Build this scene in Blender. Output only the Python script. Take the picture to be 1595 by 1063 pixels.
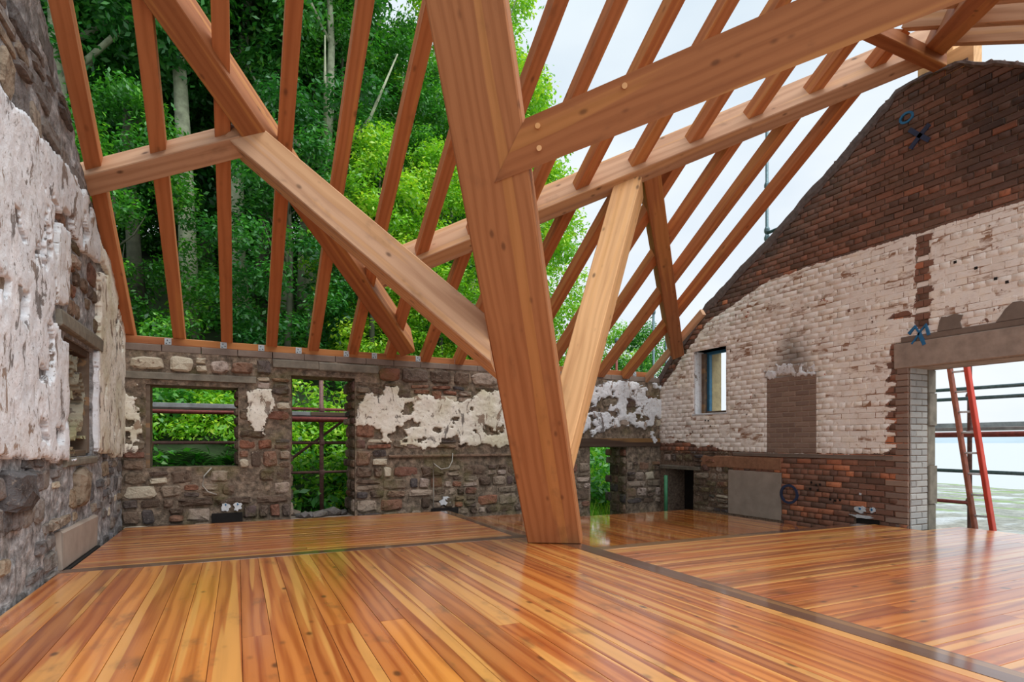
import bpy, math, random
import numpy as np
from mathutils import Vector, Matrix
random.seed(7)
S = bpy.context.scene
C = S.collection
for o in list(bpy.data.objects): bpy.data.objects.remove(o)

# ------------------------------------------------------------------ camera, sky, sun, exposure
YAW = math.radians(25.285)
cam = bpy.data.cameras.new('camera'); co = bpy.data.objects.new('camera', cam); C.objects.link(co)
cam.sensor_width = 36.0; cam.lens = 905.0 / 1595.0 * 36.0
cam.shift_x = 0.0; cam.shift_y = (690.0 - 531.5) / 1595.0
cam.clip_start = 0.05; cam.clip_end = 9000
co.location = (0, 0, 1.0); co.rotation_euler = (math.pi / 2, 0, -YAW)
S.camera = co
S.view_settings.view_transform = 'Standard'; S.view_settings.look = 'None'
S.view_settings.gamma = 1.0; S.view_settings.use_curve_mapping = False
S.view_settings.exposure = 0.42
S.cycles.max_bounces = 8; S.cycles.diffuse_bounces = 4; S.cycles.transparent_max_bounces = 8
S.cycles.use_denoising = True

def world():
    w = bpy.data.worlds.new('overcast_sky'); S.world = w; w.use_nodes = True
    nt = w.node_tree; nt.nodes.clear(); N = nt.nodes.new; L = nt.links.new
    tc = N('ShaderNodeTexCoord'); sep = N('ShaderNodeSeparateXYZ'); L(tc.outputs['Generated'], sep.inputs[0])
    grad = N('ShaderNodeValToRGB'); L(sep.outputs['Z'], grad.inputs[0])
    e = grad.color_ramp.elements
    e[0].position = 0.0; e[0].color = (0.86, 0.92, 0.96, 1)
    e[1].position = 0.75; e[1].color = (0.66, 0.78, 0.87, 1)
    m = e.new(0.25); m.color = (0.90, 0.95, 0.99, 1)
    mp = N('ShaderNodeMapping'); mp.inputs['Scale'].default_value = (1.6, 1.6, 4.0); L(tc.outputs['Generated'], mp.inputs[0])
    no = N('ShaderNodeTexNoise'); no.inputs['Scale'].default_value = 1.6; no.inputs['Detail'].default_value = 5
    no.inputs['Roughness'].default_value = 0.5; L(mp.outputs[0], no.inputs['Vector'])
    cl = N('ShaderNodeValToRGB'); L(no.outputs['Fac'], cl.inputs[0])
    cl.color_ramp.elements[0].position = 0.35; cl.color_ramp.elements[0].color = (0.88, 0.91, 0.95, 1)
    cl.color_ramp.elements[1].position = 0.65; cl.color_ramp.elements[1].color = (1.08, 1.06, 1.04, 1)
    mx = N('ShaderNodeMix'); mx.data_type = 'RGBA'; mx.blend_type = 'MULTIPLY'; mx.inputs[0].default_value = 1.0
    L(grad.outputs[0], mx.inputs[6]); L(cl.outputs[0], mx.inputs[7])
    bg = N('ShaderNodeBackground'); bg.inputs['Strength'].default_value = 0.80
    L(mx.outputs[2], bg.inputs['Color'])
    out = N('ShaderNodeOutputWorld'); L(bg.outputs[0], out.inputs[0])
world()
sl = bpy.data.lights.new('hazy_sun', 'SUN'); sl.energy = 2.8; sl.angle = math.radians(60); sl.color = (1.0, 0.985, 0.96)
so = bpy.data.objects.new('hazy_sun', sl); C.objects.link(so)
so.rotation_euler = Vector((0.24, -0.48, 0.84)).to_track_quat('Z', 'Y').to_euler()

# ------------------------------------------------------------------ shader helpers
def rgb(r, g, b):
    f = lambda c: ((c / 255.0) / 12.92 if c <= 10 else (((c / 255.0) + 0.055) / 1.055) ** 2.4)
    return (f(r), f(g), f(b), 1.0)
class G:
    def __init__(s, name):
        s.m = bpy.data.materials.new(name); s.m.use_nodes = True; s.t = s.m.node_tree
        s.b = s.t.nodes['Principled BSDF']; s.o = s.t.nodes['Material Output']
    def n(s, kind, **kw):
        x = s.t.nodes.new('ShaderNode' + kind)
        for k, v in kw.items(): setattr(x, k, v)
        return x
    def put(s, sock, v):
        if isinstance(v, bpy.types.NodeSocket): s.t.links.new(v, sock)
        elif v is not None: sock.default_value = v
    def pos(s): return s.n('NewGeometry').outputs['Position']
    def objc(s): return s.n('TexCoord').outputs['Object']
    def rnd(s): return s.n('ObjectInfo').outputs['Random']
    def attr(s, name): return s.n('Attribute', attribute_name=name).outputs['Fac']
    def map(s, vec, scale=(1, 1, 1), loc=(0, 0, 0)):
        x = s.n('Mapping'); s.put(x.inputs['Vector'], vec); s.put(x.inputs['Scale'], scale); s.put(x.inputs['Location'], loc)
        return x.outputs[0]
    def noise(s, vec, scale, detail=4, rough=0.55, dist=0.0):
        x = s.n('TexNoise'); s.put(x.inputs['Vector'], vec); s.put(x.inputs['Scale'], scale)
        s.put(x.inputs['Detail'], detail); s.put(x.inputs['Roughness'], rough); s.put(x.inputs['Distortion'], dist)
        return x.outputs['Fac']
    def vor(s, vec, scale, out='Distance', feature='F1', randomness=1.0):
        x = s.n('TexVoronoi', feature=feature); s.put(x.inputs['Vector'], vec); s.put(x.inputs['Scale'], scale)
        s.put(x.inputs['Randomness'], randomness)
        return x.outputs[out]
    def ramp(s, fac, stops, interp='LINEAR'):
        x = s.n('ValToRGB'); s.put(x.inputs[0], fac); r = x.color_ramp; r.interpolation = interp
        while len(r.elements) < len(stops): r.elements.new(0.5)
        for e, (p, c) in zip(r.elements, stops):
            e.position = p; e.color = c if len(c) == 4 else (*c, 1)
        return x.outputs[0]
    def sramp(s, fac, a, b):
        x = s.n('MapRange', interpolation_type='SMOOTHSTEP'); s.put(x.inputs[0], fac)
        x.inputs[1].default_value = a; x.inputs[2].default_value = b; return x.outputs[0]
    def math(s, op, a, b=None, c=None, clamp=False):
        x = s.n('Math', operation=op, use_clamp=clamp); s.put(x.inputs[0], a); s.put(x.inputs[1], b); s.put(x.inputs[2], c)
        return x.outputs[0]
    def mix(s, f, a, b, mode='MIX'):
        x = s.n('Mix', data_type='RGBA', blend_type=mode); s.put(x.inputs[0], f); s.put(x.inputs[6], a); s.put(x.inputs[7], b)
        return x.outputs[2]
    def bump(s, h, strength=0.4, dist=0.02):
        x = s.n('Bump'); s.put(x.inputs['Height'], h); x.inputs['Strength'].default_value = strength
        x.inputs['Distance'].default_value = dist; s.put(s.b.inputs['Normal'], x.outputs[0])
    def done(s, col=None, rough=None, metal=None, spec=None):
        s.put(s.b.inputs['Base Color'], col); s.put(s.b.inputs['Roughness'], rough); s.put(s.b.inputs['Metallic'], metal)
        s.put(s.b.inputs['Specular IOR Level'], spec)
        return s.m

def wood(name, tones, rough=0.6, ringscale=14.0, knot=1.0, wet=0.0, contrast=0.5, stain=0.35, sap=0.25):
    """sawn timber: local X runs along the grain"""
    g = G(name); oc = g.objc(); r = g.rnd()
    off = g.n('CombineXYZ'); g.put(off.inputs[0], g.math('MULTIPLY', r, 37.0)); g.put(off.inputs[1], g.math('MULTIPLY', r, 3.1)); g.put(off.inputs[2], g.math('MULTIPLY', r, 1.7))
    va = g.n('VectorMath', operation='ADD'); g.put(va.inputs[0], oc); g.put(va.inputs[1], off.outputs[0]); v = va.outputs[0]
    warp = g.noise(g.map(v, (0.45, 2.4, 2.4)), 1.3, 2, 0.5)
    cx = g.n('SeparateXYZ'); g.put(cx.inputs[0], g.map(v, (0.12, 1, 1)))
    yy = g.math('ADD', cx.outputs[1], g.math('MULTIPLY', warp, 0.16)); zz = g.math('ADD', cx.outputs[2], g.math('MULTIPLY', warp, 0.11))
    rad = g.math('SQRT', g.math('ADD', g.math('MULTIPLY', yy, yy), g.math('MULTIPLY', zz, zz)))
    ring = g.math('SINE', g.math('MULTIPLY', rad, ringscale * 6.2832))
    ring = g.math('MULTIPLY_ADD', ring, 0.5, 0.5)
    fine = g.noise(g.map(v, (0.9, 48, 48)), 1.0, 4, 0.65)
    broad = g.noise(g.map(v, (0.5, 4.5, 4.5)), 1.0, 3, 0.55)
    tone = g.ramp(g.math('FRACT', g.math('MULTIPLY', r, 7.37)), tones)
    f = g.math('ADD', g.math('MULTIPLY', ring, 0.34), g.math('MULTIPLY', fine, 0.72))
    dark = g.mix(1.0, tone, (0.60, 0.48, 0.38, 1), 'MULTIPLY')
    light = g.mix(0.28, tone, rgb(240, 180, 100))
    col = g.mix(g.math('MULTIPLY', g.sramp(f, 0.35, 0.85), contrast), light if contrast > 0.55 else tone, dark)
    col = g.mix(g.math('MULTIPLY', g.sramp(broad, 0.5, 0.7), 0.45), col, g.mix(1.0, tone, (0.62, 0.50, 0.42, 1), 'MULTIPLY'))
    sp = g.noise(g.map(v, (0.22, 8.5, 8.5)), 1.0, 2, 0.5)
    col = g.mix(g.math('MULTIPLY', g.sramp(sp, 0.56, 0.60), sap), col, g.mix(0.75, col, rgb(232, 172, 92)))
    # knots
    kd = g.vor(g.map(v, (4.2, 8.0, 8.0)), 1.0)
    kf = g.math('MULTIPLY', g.sramp(kd, 0.20, 0.05), g.sramp(g.noise(g.map(v, (0.9, 2.5, 2.5)), 1.7, 1, 0.5), 0.42, 0.55))
    col = g.mix(g.math('MULTIPLY', kf, 0.8 * knot), col, rgb(60, 30, 14))
    st = g.noise(g.map(v, (1.0, 2.0, 2.0)), 2.2, 4, 0.6)
    col = g.mix(g.math('MULTIPLY', g.sramp(st, 0.56, 0.75), stain), col, rgb(70, 48, 36))
    g.bump(g.math('ADD', g.math('MULTIPLY', fine, 0.6), g.math('MULTIPLY', ring, 0.3)), 0.06 if wet else 0.3, 0.004)
    rr = rough
    if wet:
        rr = g.math('MULTIPLY_ADD', broad, 0.16 * wet, rough); g.b.inputs['Coat Weight'].default_value = 1.0; g.put(g.b.inputs['Coat Roughness'], g.math('MULTIPLY_ADD', broad, 0.14 * wet, 0.02 + 0.09 * wet)); g.b.inputs['Coat IOR'].default_value = 1.62
    return g.done(col, rr, None, 0.5 if wet else 0.3)

M = {}
M['fir'] = wood('rough_sawn_fir', [(0, rgb(150, 92, 54)), (0.3, rgb(168, 108, 66)), (0.6, rgb(158, 98, 58)), (1, rgb(176, 118, 76))], 0.65, 15, 0.7, contrast=0.5)
M['fir_red'] = wood('red_rafter_fir', [(0, rgb(184, 112, 66)), (0.5, rgb(192, 124, 78)), (1, rgb(180, 108, 64))], 0.65, 16, 0.6, contrast=0.45, stain=0.3)
M['fir_pale'] = wood('pale_fresh_fir', [(0, rgb(226, 174, 120)), (1, rgb(232, 188, 138))], 0.6, 14, 0.9, contrast=0.45, stain=0.12)
M['fir_grey'] = wood('weathered_fir', [(0, rgb(192, 150, 118)), (1, rgb(206, 164, 130))], 0.65, 15, 0.9, contrast=0.55, stain=0.35)
M['plank'] = wood('varnished_larch_plank', [(0, rgb(132, 40, 10)), (0.16, rgb(188, 84, 22)), (0.34, rgb(154, 54, 14)), (0.5, rgb(214, 122, 42)), (0.66, rgb(170, 66, 18)), (0.82, rgb(202, 100, 30)), (1, rgb(144, 46, 12))], 0.22, 15, 1.0, 1.0, contrast=0.75, stain=0.65, sap=.8)
M['plank_wet'] = wood('wet_larch_plank', [(0, rgb(126, 42, 12)), (0.4, rgb(174, 72, 20)), (0.7, rgb(146, 54, 14)), (1, rgb(192, 94, 30))], 0.05, 15, 0.9, 0.25, contrast=0.65, stain=0.5, sap=.45)
M['strip'] = wood('dark_hardwood_strip', [(0, rgb(92, 62, 46)), (1, rgb(104, 70, 52))], 0.35, 12, 0.1, 0.5, contrast=0.35)
M['oldwood'] = wood('old_grey_wood', [(0, rgb(112, 100, 88)), (1, rgb(128, 112, 96))], 0.8, 12, 0.4, contrast=0.5)
M['darkwood'] = wood('old_dark_wood', [(0, rgb(74, 58, 48)), (1, rgb(86, 68, 54))], 0.8, 12, 0.4, contrast=0.5)

def simple(name, col, rough=0.6, metal=0.0, var=0.25, scale=12, bump=0.2):
    g = G(name); v = g.pos(); n = g.noise(v, scale, 5, 0.6)
    c2 = tuple(c * (1 - var) for c in col[:3]) + (1,)
    c3 = tuple(min(1, c * (1 + var)) for c in col[:3]) + (1,)
    g.bump(n, bump, 0.01)
    return g.done(g.ramp(n, [(0.3, c2), (0.7, c3)]), rough, metal)
M['galv'] = simple('galvanised_tube', rgb(92, 116, 122), 0.45, 0.5, 0.3, 30)
M['rust'] = simple('red_oxide_tube', rgb(124, 56, 48), 0.6, 0.1, 0.35, 25)
M['darktube'] = simple('dark_rusty_tube', rgb(112, 78, 72), 0.6, 0.1, 0.35, 25)
M['redrail'] = simple('red_ladder_rail', rgb(196, 62, 42), 0.5, 0.0, 0.15, 8)
M['brownrail'] = simple('worn_ladder_rail', rgb(150, 84, 62), 0.6, 0.0, 0.3, 14)
M['steel'] = simple('bright_steel', rgb(214, 220, 224), 0.4, 0.2, 0.2, 40)
M['strap'] = simple('galvanised_strap', rgb(178, 190, 196), 0.5, 0.3, 0.2, 60)
M['nail'] = simple('dark_nail_hole', rgb(30, 26, 24), 0.6, 0.3)
M['board'] = simple('scaffold_board', rgb(150, 156, 158), 0.8, 0, 0.3, 9)
M['lintel'] = simple('grey_stone_lintel', rgb(120, 114, 102), 0.85, 0, 0.3, 9, 0.5)
M['conc'] = simple('concrete_lintel', rgb(154, 138, 126), 0.9, 0, 0.22, 7, 0.5)
M['cement'] = simple('grey_cement_render', rgb(158, 144, 132), 0.9, 0, 0.14, 5, 0.5)
M['darkcem'] = simple('damp_cement_patch', rgb(122, 108, 98), 0.9, 0, 0.14, 7, 0.5)
M['blue'] = simple('blue_spray_paint', rgb(34, 104, 150), 0.6, 0, 0.2, 20, 0.1)
M['navy'] = simple('dark_blue_spray_paint', rgb(44, 54, 84), 0.7, 0, 0.2, 20, 0.1)
M['white'] = simple('white_spray_paint', rgb(206, 210, 214), 0.7, 0, 0.15, 25, 0.3)
M['blueframe'] = simple('blue_window_paint', rgb(44, 112, 150), 0.5, 0, 0.2, 14)
M['green'] = simple('green_plastic_pipe', rgb(70, 140, 100), 0.5, 0, 0.2, 14)
M['wire'] = simple('pale_cable', rgb(170, 168, 160), 0.6, 0, 0.1)
M['dark'] = simple('void_shade_black', rgb(26, 22, 20), 0.95, 0, 0.3)  # near-black colour standing in for the shade inside holes and gaps
M['bark'] = simple('lichen_bark', rgb(150, 156, 130), 0.9, 0, 0.4, 6, 0.8)
M['bark_dark'] = simple('dark_bark', rgb(76, 78, 62), 0.9, 0, 0.4, 6, 0.8)
M['hills'] = simple('haze_tinted_hills', rgb(164, 182, 192), 1.0, 0, 0.06, 0.004, 0)  # blue-grey of the far haze is put into the base colour
M['sandstone'] = simple('mossy_sandstone', rgb(158, 146, 112), 0.9, 0, 0.2, 14, 0.5)
M['verge'] = simple('sooty_verge_mortar', rgb(96, 82, 78), 0.95, 0, 0.35, 18, 0.9)
M['terracotta'] = simple('render_band', rgb(150, 108, 82), 0.9, 0, 0.25, 14, 0.7)

def masonry(name):
    """brick with per-piece tone (rnd), bands of soot and a limewash coat where attribute paint > 0"""
    g = G(name); p = g.pos(); r = g.attr('rnd'); pa = g.attr('paint'); so_ = g.attr('soot')
    base = g.ramp(r, [(0, rgb(100, 78, 68)), (0.3, rgb(130, 98, 84)), (0.5, rgb(146, 102, 84)), (0.68, rgb(106, 86, 78)), (0.82, rgb(152, 106, 86)), (0.93, rgb(172, 110, 84)), (1, rgb(208, 134, 98))])
    n = g.noise(p, 26, 6, 0.65); n2 = g.noise(p, 3.2, 4, 0.6)
    base = g.mix(g.math('MULTIPLY', g.sramp(n, 0.5, 0.75), 0.5), base, rgb(58, 48, 42))
    base = g.mix(g.math('MULTIPLY', g.sramp(n2, 0.5, 0.7), 0.4), base, rgb(110, 90, 76))
    base = g.mix(so_, base, rgb(54, 48, 48))
    mort = g.attr('mortar')
    base = g.mix(mort, base, g.ramp(n, [(0.3, rgb(84, 70, 62)), (0.7, rgb(158, 138, 120))]))
    pt = g.ramp(n2, [(0.3, rgb(232, 222, 212)), (0.5, rgb(242, 235, 228)), (0.7, rgb(246, 236, 222))])
    pt = g.mix(g.sramp(g.noise(p, 11, 5, 0.7), 0.55, 0.75), pt, rgb(186, 160, 134))
    ln = g.noise(g.map(p, (1, 2.2, 9)), 1.0, 5, 0.7)
    pt = g.mix(g.math('MULTIPLY', mort, g.sramp(ln, 0.45, 0.62)), pt, rgb(150, 112, 86))
    pt = g.mix(g.math('MULTIPLY', g.sramp(ln, 0.60, 0.68), 0.7), pt, rgb(158, 124, 98))
    pt = g.mix(g.attr('stain'), pt, rgb(96, 90, 84))
    ed = g.math('ADD', pa, g.math('MULTIPLY', g.math('SUBTRACT', g.noise(p, 9, 6, 0.7), 0.5), 1.1))
    f = g.sramp(ed, 0.46, 0.54)
    chip = g.math('MAXIMUM', g.sramp(g.noise(p, 14, 5, 0.62), 0.66, 0.70), g.sramp(g.noise(p, 4.5, 6, 0.66), 0.655, 0.675))
    f = g.math('MULTIPLY', f, g.math('SUBTRACT', 1.0, chip))
    g.bump(g.math('ADD', n, g.math('MULTIPLY', f, 0.3)), 0.5, 0.012)
    return g.done(g.mix(f, base, pt), 0.92, None, 0.2)
M['masonry'] = masonry('old_brickwork')

def brickplain(name, stops):
    g = G(name); p = g.pos(); r = g.attr('rnd'); n = g.noise(p, 30, 5, 0.6)
    b = g.ramp(r, stops); b = g.mix(g.math('MULTIPLY', n, 0.5), b, g.mix(1.0, b, (0.6, 0.58, 0.56, 1), 'MULTIPLY'))
    g.bump(n, 0.4, 0.008); return g.done(b, 0.92, None, 0.2)
M['newbrick'] = brickplain('concrete_brick', [(0, rgb(134, 114, 104)), (0.5, rgb(146, 124, 112)), (1, rgb(156, 134, 120))])
M['greybrick'] = brickplain('grey_washed_brick', [(0, rgb(160, 160, 158)), (0.5, rgb(172, 172, 170)), (1, rgb(184, 184, 180))])
M['palemortar'] = simple('pale_mortar', rgb(162, 144, 128), 0.9, 0, 0.15, 20, 0.4)

def stonemat(name, stops, moss=0.25, mort=(104, 92, 80)):
    g = G(name); p = g.pos(); r = g.attr('rnd'); n = g.noise(p, 12, 7, 0.68); n2 = g.noise(p, 2.4, 4, 0.6); n3 = g.noise(p, 45, 4, 0.6)
    b = g.ramp(r, stops)
    b = g.mix(g.sramp(n, 0.46, 0.66), b, g.mix(1.0, b, (0.45, 0.42, 0.40, 1), 'MULTIPLY'))
    b = g.mix(g.math('MULTIPLY', g.sramp(n3, 0.58, 0.72), 0.5), b, rgb(168, 156, 142))
    b = g.mix(g.attr('mortar'), b, g.ramp(n, [(0.3, rgb(mort[0] * .5, mort[1] * .5, mort[2] * .5)), (0.5, rgb(*mort)), (0.72, rgb(min(255, mort[0] * 1.45), min(255, mort[1] * 1.45), min(255, mort[2] * 1.45)))]))
    b = g.mix(g.math('MULTIPLY', g.sramp(n2, 0.5, 0.68), moss), b, rgb(104, 100, 56))
    lime = g.math('ADD', g.attr('paint'), g.math('MULTIPLY', g.math('SUBTRACT', g.noise(p, 16, 5, 0.7), 0.5), 1.2))
    b = g.mix(g.sramp(lime, 0.47, 0.55), b, rgb(196, 186, 166))
    g.bump(g.math('ADD', n, g.math('MULTIPLY', n3, 0.4)), 0.9, 0.03)
    return g.done(b, 0.9, None, 0.25)
M['stone'] = stonemat('brown_rubble_stone', [(0, rgb(92, 78, 68)), (0.22, rgb(122, 104, 90)), (0.4, rgb(84, 80, 82)), (0.55, rgb(146, 100, 80)), (0.7, rgb(132, 120, 104)), (0.87, rgb(164, 148, 132)), (1, rgb(184, 168, 158))], 0.45, (124, 110, 96))
M['stone_grey'] = stonemat('grey_rubble_stone', [(0, rgb(92, 90, 92)), (0.3, rgb(124, 120, 118)), (0.5, rgb(138, 130, 124)), (0.7, rgb(108, 106, 110)), (0.86, rgb(156, 138, 116)), (1, rgb(146, 144, 144))], 0.10, (148, 147, 148))

def plastermat(name, a, b_, moss):
    g = G(name); p = g.pos(); n = g.noise(p, 5, 6, 0.62); n2 = g.noise(p, 22, 6, 0.7); n3 = g.noise(p, 1.3, 3, 0.5)
    c = g.ramp(n, [(0.3, a), (0.7, b_)])
    c = g.mix(g.math('MULTIPLY', g.sramp(n3, 0.45, 0.65), moss), c, rgb(176, 168, 110))
    wv = g.map(p, (1, 1, 0.55)); wv = g.map(wv, (1, 1, 1)); sn = g.noise(wv, 6.0, 7, 0.68, 0.9)
    scar = g.math('MAXIMUM', g.sramp(sn, 0.568, 0.596), g.math('MULTIPLY', g.sramp(g.noise(g.map(p, (1, 1, .8), (4, 2, 1)), 30, 4, 0.6), 0.62, 0.66), 0.7))
    c = g.mix(g.math('MULTIPLY', scar, 0.85), c, g.ramp(n3, [(0.4, rgb(96, 88, 84)), (0.6, rgb(150, 122, 98))]))
    sp = g.sramp(n2, 0.62, 0.72); c = g.mix(g.math('MULTIPLY', sp, 0.45), c, rgb(150, 136, 120))
    g.bump(g.math('SUBTRACT', g.math('ADD', n2, n), g.math('MULTIPLY', scar, 0.9)), 0.55, 0.02)
    return g.done(c, 0.9, None, 0.2)
M['plaster'] = plastermat('flaking_white_plaster', rgb(214, 218, 224), rgb(238, 240, 244), 0.06)
M['plaster_y'] = plastermat('yellowed_white_plaster', rgb(226, 221, 206), rgb(244, 240, 230), 0.4)
M['plaster_drab'] = plastermat('drab_plaster', rgb(150, 144, 124), rgb(176, 168, 150), 0.5)  # darker, yellower plaster for the back of the recess

def leafmat(name, stops):
    g = G(name); r = g.attr('rnd'); c = g.ramp(r, stops)
    g.t.nodes.remove(g.b)
    d = g.n('BsdfDiffuse'); t = g.n('BsdfTranslucent'); gl = g.n('BsdfGlossy'); gl.inputs['Roughness'].default_value = 0.45
    g.put(d.inputs[0], c); g.put(t.inputs[0], g.mix(1.0, c, (1.2, 1.25, 0.7, 1), 'MULTIPLY')); gl.inputs[0].default_value = (0.8, 0.9, 0.9, 1)
    m1 = g.n('MixShader'); m1.inputs[0].default_value = 0.42; g.put(m1.inputs[1], d.outputs[0]); g.put(m1.inputs[2], t.outputs[0])
    m2 = g.n('MixShader'); m2.inputs[0].default_value = 0.05; g.put(m2.inputs[1], m1.outputs[0]); g.put(m2.inputs[2], gl.outputs[0])
    g.put(g.o.inputs[0], m2.outputs[0]); return g.m
M['leaf_a'] = leafmat('green_leaves', [(0, rgb(36, 94, 32)), (0.5, rgb(64, 136, 42)), (0.85, rgb(100, 172, 48)), (1, rgb(146, 200, 64))])
M['leaf_b'] = leafmat('dark_green_leaves', [(0, rgb(28, 84, 38)), (0.5, rgb(52, 122, 48)), (0.9, rgb(82, 154, 54)), (1, rgb(128, 186, 64))])
M['leaf_c'] = leafmat('bright_leaves', [(0, rgb(84, 150, 36)), (0.5, rgb(132, 194, 42)), (1, rgb(206, 226, 66))])
M['fern'] = leafmat('fern_leaves', [(0, rgb(60, 140, 44)), (1, rgb(120, 196, 70))])
M['grassy'] = leafmat('meadow_grass', [(0, rgb(96, 176, 44)), (0.6, rgb(150, 210, 50)), (1, rgb(220, 226, 90))])
M['soil'] = simple('leafy_soil', rgb(40, 56, 28), 0.95, 0, 0.4, 2.5, 0.6)

def shoremat():
    g = G('tidal_mud'); p = g.pos(); sx = g.n('SeparateXYZ'); g.put(sx.inputs[0], p); X = sx.outputs[0]
    n = g.noise(g.map(p, (0.25, 0.6, 1)), 1.0, 6, 0.6); n2 = g.noise(p, 5, 6, 0.7); n3 = g.noise(g.map(p, (0.5, 0.16, 1), (9, 3, 0)), 1.0, 5, 0.6)
    shingle = g.ramp(n2, [(0.3, rgb(92, 88, 80)), (0.55, rgb(150, 146, 136)), (0.7, rgb(186, 182, 172))])
    mud = g.ramp(n2, [(0.3, rgb(100, 104, 98)), (0.5, rgb(144, 148, 140)), (0.7, rgb(178, 180, 172))])
    mud = g.mix(g.math('MULTIPLY', g.sramp(n3, 0.5, 0.58), g.sramp(n2, 0.35, 0.6)), mud, rgb(128, 160, 84))
    wet_sheen = g.sramp(n, 0.52, 0.6); mud = g.mix(g.math('MULTIPLY', wet_sheen, 0.7), mud, rgb(206, 216, 222))  # wet patches: sky sheen painted in as a pale colour, roughness drops too
    c = g.mix(g.sramp(g.math('ADD', X, g.math('MULTIPLY', n, 6.0)), 13.0, 19.0), shingle, mud)
    g.bump(n2, 0.7, 0.05)
    return g.done(c, g.math('MULTIPLY_ADD', wet_sheen, -0.6, 0.85))
M['shore'] = shoremat()
def seamat():
    g = G('grey_sea'); p = g.pos(); n = g.noise(g.map(p, (0.2, 0.7, 1)), 1.0, 4, 0.6); g.bump(n, 0.25, 0.1)
    return g.done(rgb(186, 192, 194), 0.5)
M['sea'] = seamat()

# ------------------------------------------------------------------ mesh helpers
def mesh(name, v, f, attrs=None, smooth=False):
    me = bpy.data.meshes.new(name); me.from_pydata([tuple(map(float, a)) for a in v], [], [tuple(map(int, a)) for a in f])
    if attrs:
        for k, a in attrs.items():
            at = me.attributes.new(k, 'FLOAT', 'POINT')
            at.data.foreach_set('value', np.broadcast_to(np.asarray(a, np.float32), (len(me.vertices),)).copy())
    if smooth: me.polygons.foreach_set('use_smooth', [True] * len(me.polygons))
    me.update(); return me
def fastmesh(name, v, f, attrs=None):
    """v (n,3), f (m,k) arrays"""
    v = np.asarray(v, np.float32); f = np.asarray(f, np.int32); k = f.shape[1]
    me = bpy.data.meshes.new(name); me.vertices.add(len(v)); me.vertices.foreach_set('co', v.ravel())
    me.loops.add(f.size); me.loops.foreach_set('vertex_index', f.ravel())
    me.polygons.add(len(f)); me.polygons.foreach_set('loop_start', np.arange(0, f.size, k, dtype=np.int32))
    me.polygons.foreach_set('loop_total', np.full(len(f), k, np.int32))
    if attrs:
        for n_, a in attrs.items():
            at = me.attributes.new(n_, 'FLOAT', 'POINT'); at.data.foreach_set('value', np.broadcast_to(np.asarray(a, np.float32), (len(v),)).copy())
    me.update(calc_edges=True); me.validate(); return me
def link(name, me, mat=None, parent=None, loc=None, rot=None, **props):
    o = bpy.data.objects.new(name, me); C.objects.link(o)
    if mat is not None and me is not None and not me.materials: me.materials.append(mat)
    if loc is not None: o.location = loc
    if rot is not None:
        if isinstance(rot, Matrix): o.rotation_mode = 'QUATERNION'; o.rotation_quaternion = rot.to_quaternion()
        else: o.rotation_euler = rot
    if parent: o.parent = parent
    for k, v in props.items(): o[k] = v
    return o
def root(name, loc=(0, 0, 0), **props): return link(name, None, None, None, loc, **props)

def box_vf(x0, x1, y0, y1, z0, z1, ch=0.004):
    """box with chamfered long (X) edges and ends"""
    c = min(ch, (y1 - y0) * .3, (z1 - z0) * .3)
    sec = [(y0 + c, z0), (y1 - c, z0), (y1, z0 + c), (y1, z1 - c), (y1 - c, z1), (y0 + c, z1), (y0, z1 - c), (y0, z0 + c)]
    v = [(x0, a, b) for a, b in sec] + [(x1, a, b) for a, b in sec]
    f = [(i, (i + 1) % 8, 8 + (i + 1) % 8, 8 + i) for i in range(8)] + [tuple(range(7, -1, -1)), tuple(range(8, 16))]
    f = [tuple(reversed(q)) for q in f[:8]] + [tuple(reversed(q)) for q in f[8:]]
    return v, f
def box(name, lo, hi, mat, parent=None, ch=0.004, **props):
    """axis aligned box, local X along its longest side"""
    lo = Vector(lo); hi = Vector(hi); d = hi - lo; ax = max(range(3), key=lambda i: d[i]); c = (lo + hi) / 2
    rot = [Matrix.Identity(3), Matrix(((0, -1, 0), (1, 0, 0), (0, 0, 1))), Matrix(((0, 0, 1), (0, 1, 0), (-1, 0, 0)))][ax]
    dd = [(d[0], d[1], d[2]), (d[1], d[0], d[2]), (d[2], d[1], d[0])][ax]
    v, f = box_vf(-dd[0] / 2, dd[0] / 2, -dd[1] / 2, dd[1] / 2, -dd[2] / 2, dd[2] / 2, ch)
    off = parent.matrix_basis.translation if parent else Vector((0, 0, 0))
    return link(name, mesh(name, v, f), mat, parent, c - off, rot, **props)
def fr(P0, P1, side):
    d = (P1 - P0).normalized(); s = (side - d * side.dot(d)).normalized(); n = d.cross(s)
    return Matrix((d, s, n)).transposed()
def beam(name, P0, P1, side, w, h, mat, parent=None, ch=0.008, c0=(0, 0), c1=(0, 0), off=(0, 0), **props):
    """timber from P0 to P1; side = direction of its width w; c0/c1 slant the end cuts (per unit y, z)"""
    P0 = Vector(P0); P1 = Vector(P1); R = fr(P0, P1, Vector(side)); L = (P1 - P0).length
    v, f = box_vf(0, L, -w / 2 + off[0], w / 2 + off[0], -h / 2 + off[1], h / 2 + off[1], ch)
    v = [(x + (c0[0] * y + c0[1] * z if x < L / 2 else c1[0] * y + c1[1] * z), y, z) for x, y, z in v]
    o_ = parent.matrix_basis.translation if parent else Vector((0, 0, 0))
    return link(name, mesh(name, v, f), mat, parent, P0 - o_, R, **props)
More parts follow.
